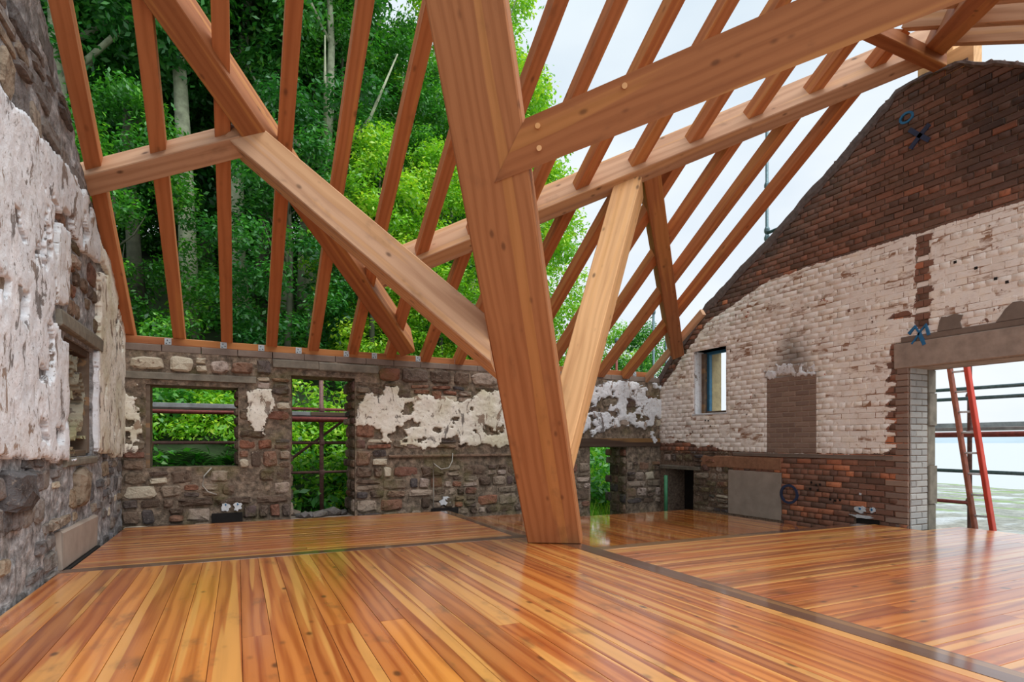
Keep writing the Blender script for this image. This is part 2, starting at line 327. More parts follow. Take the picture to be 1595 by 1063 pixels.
def tube_vf(pts, r, seg=10, taper=None):
    pts = [Vector(p) for p in pts]; v = []; f = []; n = len(pts); up = Vector((0.31, 0.17, 0.93))
    for i, p in enumerate(pts):
        d = (pts[min(i + 1, n - 1)] - pts[max(i - 1, 0)]).normalized()
        a = d.cross(up); a = a.normalized() if a.length > 1e-3 else Vector((1, 0, 0)); b = d.cross(a)
        rr = r if taper is None else taper[i]
        for k in range(seg):
            t = 2 * math.pi * k / seg; v.append(p + a * math.cos(t) * rr + b * math.sin(t) * rr)
    for i in range(n - 1):
        for k in range(seg): f.append((i * seg + k, i * seg + (k + 1) % seg, (i + 1) * seg + (k + 1) % seg, (i + 1) * seg + k))
    f.append(tuple(range(seg - 1, -1, -1))); f.append(tuple(range((n - 1) * seg, n * seg)))
    return v, f
def tube(name, pts, r, mat, parent=None, seg=10, taper=None, **props):
    off = parent.matrix_basis.translation if parent else Vector((0, 0, 0))
    v, f = tube_vf(pts, r, seg, taper)
    if parent is None:
        o0 = Vector(pts[0]); v = [a - o0 for a in v]; return link(name, mesh(name, v, f, smooth=True), mat, None, o0, **props)
    return link(name, mesh(name, [a - off for a in v], f, smooth=True), mat, parent, **props)

# numpy noise
def _h(ix, iy, s):
    n = (ix * 374761393 + iy * 668265263 + s * 1442695041) & 0x7fffffff
    n = ((n ^ (n >> 13)) * 1274126177) & 0x7fffffff
    return ((n ^ (n >> 16)) & 0xffff) / 65535.0
def vn(x, y, s=0):
    x = np.asarray(x, float); y = np.asarray(y, float)
    ix = np.floor(x).astype(np.int64); iy = np.floor(y).astype(np.int64); fx = x - ix; fy = y - iy
    fx = fx * fx * (3 - 2 * fx); fy = fy * fy * (3 - 2 * fy)
    return (_h(ix, iy, s) * (1 - fx) + _h(ix + 1, iy, s) * fx) * (1 - fy) + (_h(ix, iy + 1, s) * (1 - fx) + _h(ix + 1, iy + 1, s) * fx) * fy
def fbm(x, y, s=0, o=4, g=0.5):
    t = 0; a = 1; A = 0
    for i in range(o):
        t = t + a * vn(np.asarray(x) * 2 ** i, np.asarray(y) * 2 ** i, s + i * 7); A += a; a *= g
    return t / A
def polysdf(px, py, poly):
    """>0 inside, distance to edge"""
    px = np.asarray(px, float); py = np.asarray(py, float); d = np.full(px.shape, 1e9); ins = np.zeros(px.shape, bool)
    n = len(poly)
    for i in range(n):
        x0, y0 = poly[i]; x1, y1 = poly[(i + 1) % n]; ex, ey = x1 - x0, y1 - y0
        t = np.clip(((px - x0) * ex + (py - y0) * ey) / (ex * ex + ey * ey + 1e-12), 0, 1)
        d = np.minimum(d, np.hypot(px - x0 - t * ex, py - y0 - t * ey))
        c = ((y0 > py) != (y1 > py)) & (px < (x1 - x0) * (py - y0) / ((y1 - y0) if abs(y1 - y0) > 1e-9 else 1e-9) + x0)
        ins ^= c
    return np.where(ins, d, -d)

class Wall:
    def __init__(s, name, origin, es, n, top, **props):
        s.o = np.array(origin, float); s.es = np.array(es, float); s.n = np.array(n, float); s.top = top
        s.root = root(name, tuple(origin), kind='structure', **props)
    def loc(s, a, z, d):     # coordinates relative to the root
        a = np.asarray(a, float)[..., None]; z = np.asarray(z, float)[..., None]; d = np.asarray(d, float)[..., None]
        return s.es * a + np.array([0, 0, 1.0]) * z + s.n * d
    def part(s, name, v, f, mat, attrs=None, **props): return link(name, mesh(name, v, f, attrs), mat, s.root, **props)
    def box(s, name, s0, s1, z0, z1, d0, d1, mat, ch=0.006, jit=0.0, **props):
        v, f = box_vf(s0, s1, d0, d1, z0, z1, ch); v = np.array(v)
        if jit: v = v + np.random.RandomState(int(s0 * 977) & 0xffff).uniform(-jit, jit, v.shape)
        c = s.loc((s0 + s1) / 2, (z0 + z1) / 2, (d0 + d1) / 2)
        hs = float(np.cross(s.es, s.n)[2]); R = Matrix((Vector(s.es), Vector(s.n) * hs, Vector((0, 0, 1)))).transposed()
        v = v - np.array([(s0 + s1) / 2, (d0 + d1) / 2, (z0 + z1) / 2])
        return link(name, mesh(name, v, f, {'rnd': random.random()}), mat, s.root, tuple(c), R, **props)
    def core(s, name, s0, s1, z0, openings, thick, amp, mat, step=0.07, seed=0, attrf=None, ztop=None, lift=None):
        sl_ = sorted(set([s0, s1] + [q for o in openings for q in (o[0], o[1]) if s0 < q < s1]))
        zl_ = sorted(set([z0, ztop] + [q for o in openings for q in (o[2], o[3]) if z0 < q < ztop]))
        def fill(a):
            r = []
            for i in range(len(a) - 1):
                k = max(1, int(math.ceil((a[i + 1] - a[i]) / step))); r += list(np.linspace(a[i], a[i + 1], k, endpoint=False))
            return np.array(r + [a[-1]])
        A = fill(sl_); Z = fill(zl_); SS, ZZ = np.meshgrid(A, Z, indexing='ij')
        TT = s.top(SS); ZC = np.minimum(ZZ, TT)
        dd = (fbm(SS * 5, ZC * 5, seed, 4, 0.6) - 0.5) * 2 * amp
        if lift is not None: dd = dd + lift(SS, ZC)
        nz = len(Z); idx = np.arange(SS.size).reshape(SS.shape); faces = []
        for i in range(len(A) - 1):
            sm = (A[i] + A[i + 1]) / 2
            for j in range(nz - 1):
                zm = (Z[j] + Z[j + 1]) / 2
                if Z[j] >= min(TT[i, j], TT[i + 1, j]) - 1e-6: continue
                if any(o[0] < sm < o[1] and o[2] < zm < o[3] for o in openings): continue
                faces.append((idx[i, j], idx[i + 1, j], idx[i + 1, j + 1], idx[i, j + 1]))
        fr_ = s.loc(SS, ZC, dd).reshape(-1, 3); bk = s.loc(SS, ZC, np.full(SS.shape, -thick)).reshape(-1, 3)
        n0 = len(fr_); ec = {}
        flip = np.dot(np.cross(s.es, [0, 0, 1.0]), s.n) < 0
        F = [tuple(reversed(q)) if flip else q for q in faces]
        for q in F:
            for a, b in zip(q, q[1:] + q[:1]): ec[(a, b)] = 1
        F2 = [tuple(n0 + i for i in reversed(q)) for q in F]
        F3 = [(b, a, n0 + a, n0 + b) for (a, b) in ec if (b, a) not in ec]
        at = {'mortar': 1.0, 'rnd': 0.5}
        if attrf:
            for k, fn in attrf.items(): at[k] = np.tile(fn(SS.ravel(), ZC.ravel()), 2)
        return s.part(name, np.vstack([fr_, bk]), F + F2 + F3, mat, at)
    def plaster(s, name, maskf, b, step, d0, amp, mat, seed=0, **props):
        A = np.arange(b[0], b[1], step); Z = np.arange(b[2], b[3], step); SS, ZZ = np.meshgrid(A, Z, indexing='ij')
        J = step * 0.35; rs = np.random.RandomState(seed)
        m = maskf(SS, ZZ); ok = m > 0; idx = np.arange(SS.size).reshape(SS.shape)
        q = ok[:-1, :-1] & ok[1:, :-1] & ok[1:, 1:] & ok[:-1, 1:]
        a, b_, c, d = idx[:-1, :-1][q], idx[1:, :-1][q], idx[1:, 1:][q], idx[:-1, 1:][q]
        F = np.stack([a, b_, c, d], 1)
        if np.dot(np.cross(s.es, [0, 0, 1.0]), s.n) < 0: F = F[:, ::-1]
        dd = d0 + (fbm(SS * 6, ZZ * 6, seed, 5, 0.6) - 0.5) * 2 * amp + np.clip(m, 0, 0.06) * 0.12
        v = s.loc(SS + rs.uniform(-J, J, SS.shape), ZZ + rs.uniform(-J, J, SS.shape), dd).reshape(-1, 3); n0 = len(v)
        bk = v - s.n * (d0 + 0.03)
        E_ = np.concatenate([F[:, [0, 1]], F[:, [1, 2]], F[:, [2, 3]], F[:, [3, 0]]]); key = E_[:, 0].astype(np.int64) * n0 + E_[:, 1]; rk = E_[:, 1].astype(np.int64) * n0 + E_[:, 0]
        bd = E_[~np.isin(rk, key)]
        F2 = np.stack([bd[:, 1], bd[:, 0], bd[:, 0] + n0, bd[:, 1] + n0], 1)
        F = np.concatenate([F, F2]); used = np.unique(F); rm = np.zeros(2 * n0, np.int32); rm[used] = np.arange(len(used))
        vv = np.vstack([v, bk])[used]
        return link(name, fastmesh(name, vv, rm[F]), mat, s.root, **props)
    def stone(s, s0, s1, z0, z1, mat, bulge=0.03, rnd=None, paint=0.0, rs=random, name='stone'):
        w = s1 - s0; h = z1 - z0; n = 11; cx = (s0 + s1) / 2; cz = (z0 + z1) / 2; out = []
        ph = rs.random() * 6.28; ee = rs.uniform(.25, .6); ro = rs.uniform(-.13, .13) if w < .4 else rs.uniform(-.05, .05)
        for k in range(n):
            t = ph + 2 * math.pi * k / n; c, q = math.cos(t), math.sin(t)
            e = ee; x = math.copysign(abs(c) ** e, c); y = math.copysign(abs(q) ** e, q)
            j = rs.uniform(0.84, 1.03); x, y = x * w / 2 * j, y * h / 2 * rs.uniform(0.84, 1.03); out.append((x - ro * y, y + ro * x * .6))
        tilt = (rs.uniform(-.15, .15), rs.uniform(-.2, .2)); v = []; at = []
        for sc, d in ((1.0, -0.03), (0.96, bulge * 0.45), (0.74, bulge)):
            for x, y in out:
                v.append((cx + x * sc, cz + y * sc, d + (tilt[0] * x + tilt[1] * y) * (0.3 if d > 0 else 0) + (rs.uniform(-.25, .25) * bulge if d > 0 else 0)))
        v.append((cx, cz, bulge * rs.uniform(0.9, 1.3)))
        f = []
        for r in range(2):
            for k in range(n): f.append((r * n + k, r * n + (k + 1) % n, (r + 1) * n + (k + 1) % n, (r + 1) * n + k))
        for k in range(n): f.append((2 * n + k, 2 * n + (k + 1) % n, 3 * n))
        v = np.array(v); p = s.loc(v[:, 0], v[:, 1], v[:, 2]); o0 = s.loc(cx, cz, 0.0)
        if np.dot(np.cross(s.es, [0, 0, 1.0]), s.n) < 0: f = [tuple(reversed(q)) for q in f]
        me = mesh(name, p - o0, f, {'rnd': rs.random() if rnd is None else rnd, 'paint': paint, 'mortar': 0.0})
        return link(name, me, mat, s.root, tuple(o0))
    def rubble(s, regions, excl, maskf, mat, hr=(0.09, 0.2), wr=(0.14, 0.42), seed=1, bulge=(0.02, 0.05), paintp=0.0, keep=1.0, margin=0.0):
        rs = random.Random(seed); cnt = 0
        for (a0, a1, z0, z1) in regions:
            z = z0
            while z < z1 - 0.05:
                h = min(rs.uniform(*hr), z1 - z); iv = [(a0, a1)]
                for e in excl:
                    if e[2] < z + h - 0.01 and e[3] > z + 0.01:
                        iv = [p for (p0, p1) in iv for p in ((p0, min(p1, e[0])), (max(p0, e[1]), p1)) if p[1] - p[0] > 0.05]
                for (p0, p1) in iv:
                    a = p0
                    while a < p1 - 0.04:
                        w = rs.uniform(*wr)
                        if p1 - a - w < 0.1: w = p1 - a
                        subs = [(a, a + w, z, z + h)]
                        if h > 0.14 and rs.random() < 0.3:
                            k = rs.uniform(0.4, 0.6); subs = [(a, a + w, z, z + h * k), (a, a + w, z + h * k, z + h)]
                        if rs.random() < 0.25 and w > 0.3: subs = [(u0, u0 + (u1 - u0) * q1, y0, y1) if t == 0 else (u0 + (u1 - u0) * q1, u1, y0, y1) for (u0, u1, y0, y1) in subs for q1 in (rs.uniform(.4, .6),) for t in (0, 1)]
                        for (u0, u1, y0, y1) in subs:
                            cx, cz = (u0 + u1) / 2, (y0 + y1) / 2
                            if y1 > float(s.top(np.array(cx))) - 0.02: continue
                            if maskf is not None and float(maskf(np.array([cx]), np.array([cz]))[0]) > margin: continue
                            if rs.random() > keep: continue
                            gp = 0.008
                            s.stone(u0 + gp, u1 - gp, y0 + gp, y1 - gp, mat, rs.uniform(*bulge), None, 0.75 if rs.random() < paintp else rs.uniform(0, 0.34), rs); cnt += 1
                        a += w
                z += h
        return cnt
def brick_vf(w, h, d0, d1, rs, c=0.007):
    j = lambda k=0.002: rs.uniform(-k, k)
    R = [(-w / 2, -h / 2), (w / 2, -h / 2), (w / 2, h / 2), (-w / 2, h / 2)]
    v = [(x, y, d0) for x, y in R] + [(x + j(), y + j(), d1 - c) for x, y in R] + [(x - math.copysign(c, x) + j(), y - math.copysign(c, y) + j(), d1 + j()) for x, y in R]
    f = [(r * 4 + k, r * 4 + (k + 1) % 4, (r + 1) * 4 + (k + 1) % 4, (r + 1) * 4 + k) for r in range(2) for k in range(4)] + [(8, 9, 10, 11)]
    return v, f

# ------------------------------------------------------------------ ground, hill, shore, sea
def grid_obj(name, xs, ys, zf, mat, **props):
    X, Y = np.meshgrid(xs, ys, indexing='ij'); Z = zf(X, Y); idx = np.arange(X.size).reshape(X.shape)
    F = np.stack([idx[:-1, :-1].ravel(), idx[1:, :-1].ravel(), idx[1:, 1:].ravel(), idx[:-1, 1:].ravel()], 1)
    me = fastmesh(name, np.stack([X.ravel(), Y.ravel(), Z.ravel()], 1), F); me.polygons.foreach_set('use_smooth', [True] * len(me.polygons))
    return link(name, me, mat, **props)
def smooth(a, b, x): t = np.clip((x - a) / (b - a), 0, 1); return t * t * (3 - 2 * t)
def hill_z(x, y):
    x = np.asarray(x, float); y = np.asarray(y, float)
    f = 1 - smooth(3.0, 11.0, x - (y - 10) * 0.25)
    rise = np.maximum(0, y - 9.75); h = 9.0 * (1 - np.exp(-rise / 9.5)) + rise * 0.12
    return -0.55 - smooth(9.0, 17.0, x + np.maximum(0, 9.5 - y) * 2) * 1.3 + f * h + (fbm(x * .7, y * .7, 3, 3) - .5) * 0.35 * np.clip(rise, 0, 1)
grid_obj('hillside_ground', np.linspace(-30, 20, 100), np.linspace(8.9, 48, 70), hill_z, M['soil'], kind='structure')
def shore_z(x, y): return -0.56 - smooth(8, 46, np.asarray(x, float)) * 0.95 + (fbm(np.asarray(x) * .5, np.asarray(y) * .5, 9, 4) - .5) * 0.07 * smooth(8, 14, np.asarray(x, float))
grid_obj('shore_ground', np.concatenate([np.linspace(-12, 8, 8), np.linspace(8.5, 60, 90)]), np.concatenate([np.linspace(-14, 8.9, 50), np.linspace(10, 60, 40)]), shore_z, M['shore'], kind='structure')
link('sea', mesh('sea', [(30, -2600, -1.36), (4200, -2600, -1.36), (4200, 4200, -1.36), (30, 4200, -1.36)], [(0, 1, 2, 3)]), M['sea'], kind='structure')
ys = np.linspace(-1500, 4600, 160)
hz = 28 + 46 * fbm(ys / 420, ys * 0, 4, 4) + 10 * fbm(ys / 60, ys * 0, 8, 3)
hv = [(3600 + 0 * y, y, -2) for y in ys] + [(3700, y, h * 0.45) for y, h in zip(ys, hz)] + [(4200, y, h) for y, h in zip(ys, hz)] + [(4600, y, -2) for y in ys]
n_ = len(ys)
link('far_shore_hill', mesh('far_shore_hill', hv, [(r * n_ + i, r * n_ + i + 1, (r + 1) * n_ + i + 1, (r + 1) * n_ + i) for r in range(3) for i in range(n_ - 1)], smooth=True), M['hills'], kind='structure')

# ------------------------------------------------------------------ floor
floor = root('floor', (0, 0, 0), kind='structure')
def plank(x0, x1, y0, y1, mat):
    t = random.uniform(-0.0004, 0.0004)
    box('plank', (x0 + .0012, y0 + .0012, -0.03), (x1 - .0012, y1 - .0012, t), mat, floor, 0.0012)
def lay(x0, x1, y0, y1, along, mat, w=0.14, first=0.0, cuts=0.35):
    a, b = (x0, x1) if along == 'Y' else (y0, y1); c, d = (y0, y1) if along == 'Y' else (x0, x1)
    p = a - first
    while p < b - 0.01:
        p0, p1 = max(p, a), min(p + w, b); segs = [c, d]
        if random.random() < cuts and d - c > 1.5: segs = [c, random.uniform(c + .5, d - .5), d]
        for s0, s1 in zip(segs, segs[1:]):
            if p1 - p0 > 0.02:
                plank(*((p0, p1, s0, s1) if along == 'Y' else (s0, s1, p0, p1)), mat)
        p += w
lay(-1.24, 2.90, 0.4, 5.49, 'Y', M['plank'])                    # near left panel
lay(-1.19, 2.67, 5.63, 8.10, 'X', M['plank'], cuts=0.3)         # far left panel
lay(2.80, 3.62, 4.68, 7.32, 'Y', M['plank_wet'], cuts=0)
lay(3.62, 6.10, 4.68, 6.72, 'Y', M['plank_wet'], cuts=0.1)      # far right panel
lay(3.08, 7.05, 0.3, 4.54, 'X', M['plank'], cuts=0.3)           # near right panel
lay(7.05, 7.75, 0.3, 3.98, 'X', M['plank'], cuts=0)
k = 0
for lo, hi in (((-1.27, 5.49, -.03), (2.80, 5.63, .001)), ((2.67, 5.63, -.03), (2.80, 8.12, .001)), ((3.08, 4.54, -.03), (6.98, 4.68, .001)), ((2.90, 0.3, -.03), (3.08, 5.2, .0015))):
    k += 1; box('trim_%d' % k, lo, hi, M['strip'], None, 0.0015, kind='structure')
# joists under the boards, seen only at the open edges
box('trim_5', (-1.26, 8.10, -.16), (2.7, 8.16, -.032), M['darkwood'], None, kind='structure')
box('trim_6', (3.0, 6.72, -.16), (6.1, 6.78, -.032), M['darkwood'], None, kind='structure')

# ------------------------------------------------------------------ back wall
EPS = math.atan(0.0413); bes = (math.cos(EPS), math.sin(EPS), 0); bn = (math.sin(EPS), -math.cos(EPS), 0)
WB = Wall('wall_back', (-1.27, 8.35, 0), bes, bn, lambda a: np.full(np.shape(a), 2.13))
bx = lambda X: X + 1.27
win1 = (bx(-1.02), bx(0.01), 0.69, 1.72); door1 = (bx(0.66), bx(1.52), -0.7, 1.92); door2 = (bx(5.60), bx(6.41), -0.7, 0.92)
hole1 = (bx(-0.3), bx(0.06), -0.2, 0.09); hole2 = (bx(2.66), bx(3.1), -0.2, 0.0)
opens_b = [win1, door1, door2, hole1, hole2]
WB.core('mortar', -0.3, 8.9, -0.8, [win1, door1, door2], 0.5, 0.03, M['stone'], 0.05, 11, None, 2.13)
pol = lambda L: [(bx(x), z) for x, z in L]
PB1 = pol([(0.1, 1.69), (0.43, 1.78), (0.47, 1.43), (0.33, 1.3), (0.33, 1.1), (0.17, 1.08), (0.1, 1.34)])
PB2 = pol([(1.54, 1.28), (1.56, 1.57), (1.67, 1.69), (1.93, 1.7), (1.97, 1.83), (2.1, 1.83), (2.17, 1.68), (2.44, 1.72), (2.85, 1.72), (3.12, 1.65), (3.39, 1.79), (3.79, 1.85), (4.08, 1.94), (4.44, 1.85), (4.56, 1.0), (4.08, 0.96), (3.73, 0.95), (3.52, 1.0), (3.12, 0.98), (3.09, 1.1), (2.85, 1.05), (2.59, 0.9), (2.34, 0.95), (2.0, 0.95), (1.86, 1.0), (1.88, 1.19), (1.67, 1.23)])
PB3 = pol([(5.2, 2.02), (5.81, 2.1), (6.76, 2.12), (7.6, 2.1), (7.6, 0.98), (7.03, 1.02), (6.76, 1.24), (6.53, 1.31), (6.24, 1.36), (5.88, 1.14), (5.2, 1.13)])
PB0 = pol([(-1.6, 1.72), (-1.1, 1.72), (-1.05, 1.31), (-1.1, 0.86), (-1.6, 0.86)])
def rag(sdf, a, z, amp, sc, seed, hole=0.72, hsc=4.0, core=0.05):
    m = sdf + (fbm(a * sc, z * sc, seed, 5, 0.6) - 0.5) * 2 * amp
    h = fbm(a * hsc, z * hsc * 1.4, seed + 31, 4, 0.55)
    return np.minimum(m, (hole - h) * 0.6)
def mask_b2(a, z): return rag(polysdf(a, z, PB2), a, z, 0.10, 5, 21, 0.70, 4.2)
def mask_b3(a, z): return rag(polysdf(a, z, PB3), a, z, 0.16, 5, 22, 0.60, 4.5)
def mask_b1(a, z): return rag(polysdf(a, z, PB1), a, z, 0.08, 6, 23, 0.75)
def mask_b0(a, z): return rag(polysdf(a, z, PB0), a, z, 0.10, 6, 24, 0.66)
def mask_b(a, z): return np.maximum(np.maximum(mask_b2(a, z), mask_b3(a, z)), np.maximum(mask_b1(a, z), mask_b0(a, z)))
WB.plaster('plaster', mask_b2, (bx(1.5), bx(4.7), 0.8, 2.1), 0.0125, 0.04, 0.018, M['plaster_y'], 21)
WB.plaster('plaster', mask_b3, (bx(5.0), bx(7.3), 0.8, 2.13), 0.0125, 0.04, 0.018, M['plaster'], 22)
WB.plaster('plaster', mask_b1, (bx(0.02), bx(0.66), 1.0, 1.72), 0.0125, 0.04, 0.015, M['plaster_y'], 23)
WB.plaster('plaster', mask_b0, (0, bx(-1.02), 0.8, 1.72), 0.0125, 0.04, 0.015, M['plaster_y'], 24)
lint1 = (bx(-1.23), bx(0.22), 1.72, 1.875); lint2 = (bx(0.43), bx(1.85), 1.92, 2.13); lint3 = (bx(5.2), bx(7.2), 0.92, 1.10)
WB.rubble([(0.0, bx(7.2), -0.12, 1.88)], opens_b + [lint1, lint2, lint3, (bx(2.0), bx(7.2), 0.78, 0.83)], mask_b, M['stone'], (0.07, 0.25), (0.12, 0.46), 3, (0.012, 0.05), 0.07, 0.90, 0.02)
# flag course over the window lintel
for a0, a1, z0, z1, p in ((-1.2, -0.8, 1.9, 2.06, .62), (-0.78, -0.5, 1.89, 2.09, .95), (-0.48, -0.36, 2.0, 2.08, .9), (-0.48, -0.35, 1.9, 1.985, .9), (-0.33, -0.1, 1.89, 2.06, .2), (-0.08, 0.2, 1.9, 2.06, .25)):
    WB.stone(bx(a0), bx(a1), z0, z1, M['stone'], 0.05, random.uniform(.6, 1), p)
rs_ = random.Random(5)
a = 0.24
for (a0, a1) in ((0.22, 0.42), (1.86, 2.2), (2.2, 2.62), (2.63, 3.0), (3.02, 3.3), (3.32, 3.8), (3.82, 4.2), (4.22, 4.6), (4.62, 5.1), (5.12, 5.5)):
    WB.stone(bx(a0), bx(a1), 1.9, 2.11, M['stone'], 0.04, None, 0.1, rs_)
# course of long blocks under the plate
a = 0.0
while a < 8.45:
    w = rs_.uniform(0.40, 0.48); WB.box('block', a + .004, min(a + w, 8.46) - .004, 2.13, 2.215, -0.30, 0.012 + rs_.uniform(-.005, .005), M['terrablock'] if 'terrablock' in M else M['darkcem'], 0.006, 0.002); a += w
WB.box('lintel', lint1[0], lint1[1], 1.78, 1.872, -0.25, 0.03, M['lintel'], 0.01, 0.004)
WB.box('soffit_board', win1[0], win1[1], 1.722, 1.778, -0.42, -0.02, M['darkwood'])
WB.box('lintel', lint2[0], bx(1.02), 2.005, 2.125, -0.25, 0.03, M['lintel'], 0.01, 0.006)
WB.box('lintel', bx(1.024), lint2[1], 2.0, 2.115, -0.25, 0.035, M['lintel'], 0.01, 0.006)
WB.box('soffit_board', door1[0], door1[1], 1.925, 2.0, -0.42, -0.02, M['darkwood'])
WB.box('lintel', lint3[0], lint3[1] - .02, 0.925, 1.08, -0.35, 0.035, M['darkwood'], 0.01, 0.006, label='old dark timber lintel')
WB.box('ledge', bx(2.0), bx(4.6), 0.785, 0.825, -0.05, 0.06, M['stone'], 0.008, 0.006)
for h_ in (hole1, hole2): WB.box('hole_shade_panel', h_[0], h_[1], h_[2], h_[3], 0.0, 0.03, M['dark'])  # wall is not cut here: near-black panels paint the shade of two holes
# jamb timbers
WB.box('jamb', win1[0] - 0.02, win1[0] + 0.045, 0.69, 1.72, -0.40, -0.03, M['oldwood'])
WB.box('jamb', door1[0] - .0, door1[0] + 0.05, 0.9, 1.92, -0.42, -0.30, M['oldwood'])
# stones that line the reveals
rs_ = random.Random(15)
def jamb_stones(sx, sgn, z0, z1):
    z = z0
    while z < z1 - .05:
        h = min(rs_.uniform(.09, .2), z1 - z); d0 = -0.02
        while d0 > -0.45:
            w = rs_.uniform(.14, .3); v = []
            n = 9; cx = d0 - w / 2; cz = z + h / 2
            for sc, e in ((1, -.02), (.9, .02), (.55, .035)):
                for q in range(n):
                    t = 2 * math.pi * q / n; c_, s__ = math.cos(t), math.sin(t)
                    v.append((sx + sgn * (e + rs_.uniform(-.006, .006)), cz + math.copysign(abs(s__) ** .35, s__) * h * .48 * sc, cx + math.copysign(abs(c_) ** .35, c_) * w * .48 * sc))
            v = np.array(v); p = WB.loc(v[:, 0], v[:, 1], v[:, 2]); o0 = p.mean(0)
            f = [(r * n + i, r * n + (i + 1) % n, (r + 1) * n + (i + 1) % n, (r + 1) * n + i) for r in range(2) for i in range(n)] + [tuple(range(2 * n, 3 * n))]
            link('stone', mesh('stone', p - o0, f, {'rnd': rs_.random(), 'paint': rs_.uniform(0, .35), 'mortar': 0.0}), M['stone'], WB.root, tuple(o0)); d0 -= w + .015
        z += h + .012
jamb_stones(door1[1], -1, 0.0, 1.9); jamb_stones(door1[0], 1, 0.0, 0.9); jamb_stones(win1[1], -1, .7, 1.7); jamb_stones(door2[1], -1, -.3, .9); jamb_stones(win1[0], 1, .7, 1.7)
# rubble on the threshold and sill
rs_ = random.Random(25)
ordr = ['first', 'second', 'third', 'fourth', 'fifth', 'sixth', 'seventh', 'eighth', 'ninth', 'tenth', 'eleventh', 'twelfth']
for i in range(12):
    x = 0.74 + .065 * i + rs_.uniform(-.01, .01); y = rs_.uniform(8.55, 9.0); r = rs_.uniform(.05, .12)
    vv = []; fz = rs_.uniform(.4, .7)
    import bmesh
    bm = bmesh.new(); bmesh.ops.create_icosphere(bm, subdivisions=1, radius=r)
    for q in bm.verts: q.co *= rs_.uniform(.75, 1.2); q.co.z *= fz; q.co.x *= 1.4
    me = bpy.data.meshes.new('rubble_stone'); bm.to_mesh(me); bm.free()
    at = me.attributes.new('rnd', 'FLOAT', 'POINT'); at.data.foreach_set('value', [rs_.random()] * len(me.vertices))
    link('rubble_stone', me, M['stone_grey'], None, (x, y, -0.04 + r * fz * .5), (0, 0, rs_.uniform(0, 3)), label='%s loose rubble stone from the left jamb on the back doorway threshold' % ordr[i], category='stone', group='rubble on the back doorway threshold')
box('doorstep', (0.5, 8.40, -0.7), (1.7, 9.05, -0.05), M['cement'], None, 0.02, label='worn grey doorstep slab in the back doorway', category='doorstep')

# ------------------------------------------------------------------ left wall
def top_left(a):
    a = np.asarray(a, float)
    pts = [(-0.5, 2.4), (1.5, 3.35), (4.2, 4.6), (4.8, 4.3), (5.135, 4.16), (5.53, 4.0), (5.81, 3.84), (6.46, 3.52), (7.29, 3.17), (8.2, 2.74), (8.5, 2.45), (9, 2.3)]
    return np.interp(a, [p[0] for p in pts], [p[1] for p in pts]) + (fbm(a * 5, a * 0, 5, 4, .6) - .5) * 0.14
WL = Wall('wall_left', (-1.27, 0, 0), (0, 1, 0), (1, 0, 0), top_left)
win2 = (5.80, 6.79, 0.875, 1.87)
WL.core('mortar', -0.4, 8.8, -0.8, [win2], 0.55, 0.028, M['stone_grey'], 0.06, 31, None, 4.7)
LWm = [(3.0, 2.9), (4.2, 3.05), (4.4, 3.08), (4.62, 3.07), (4.99, 3.12), (5.5, 3.19), (5.83, 3.21), (6.39, 3.28), (6.63, 3.18), (6.77, 3.07), (7.05, 3.0), (7.46, 2.97), (7.81, 2.8), (8.41, 2.48), (8.6, 1.71), (8.6, 0.86), (6.99, 0.89), (6.22, 0.88), (5.13, 0.88), (4.4, 0.89), (3.0, 0.9)]
LWb = [(5.38, 2.67), (5.66, 2.84), (5.88, 2.85), (5.95, 2.74), (6.18, 2.7), (6.58, 2.73), (7.15, 2.84), (7.4, 2.76), (6.98, 2.68), (6.93, 2.19), (6.97, 1.92), (5.73, 1.82), (5.59, 1.85), (5.45, 1.92), (5.33, 1.97), (5.48, 2.05), (5.77, 2.11), (5.83, 2.41), (5.81, 2.69)]
scars = [[(4.48, 2.47), (4.62, 2.46), (4.66, 2.36), (4.73, 2.31), (4.67, 2.28), (4.5, 2.35)], [(5.18, 2.44), (5.27, 2.46), (5.29, 2.37), (5.16, 2.35)], [(4.58, 1.97), (4.76, 1.96), (4.73, 1.78), (4.62, 1.8)], [(5.03, 1.55), (5.21, 1.51), (5.13, 1.42), (4.99, 1.44)], [(5.02, 1.15), (5.13, 1.14), (5.22, 1.0), (5.05, 1.04)], [(5.41, 1.09), (5.62, 1.08), (5.59, 0.99), (5.45, 1.0)]]
def mask_l(a, z):
    m = polysdf(a, z, LWm); b = polysdf(a, z, LWb)
    nz = (fbm(a * 4.5, z * 4.5, 41, 5, .6) - .5)
    m = np.minimum(m + nz * .20, -b + nz * .12)
    for sc in scars: m = np.minimum(m, -polysdf(a, z, sc) + nz * .10)
    e = np.maximum(np.maximum(win2[0] - .02 - a, a - win2[1] - .05), np.maximum(win2[2] - a * 0 - .01 - z, z - 1.98))
    m = np.minimum(m, e + nz * .03)
    h = fbm(a * 3.6, z * 2.6, 77, 4, .55)
    return np.minimum(m, (0.74 - h) * .6)
def mask_la(a, z): return np.where(a < 6.9, mask_l(a, z), -1)
def mask_lb(a, z): return np.where(a > 6.88, mask_l(a, z), -1)
WL.plaster('plaster', mask_la, (3.3, 6.95, 0.75, 3.45), 0.014, 0.04, 0.012, M['plaster'], 41)
WL.plaster('plaster', mask_lb, (6.86, 8.42, 0.75, 3.1), 0.014, 0.04, 0.012, M['plaster_y'], 42)
WL.rubble([(3.3, 8.36, -0.15, 0.9)], [win2, (5.8, 6.85, .7, .9), (5.55, 6.9, -0.15, 0.30)], None, M['stone_grey'], (0.10, 0.24), (0.14, 0.38), 33, (0.008, 0.035), 0.02, 0.6)
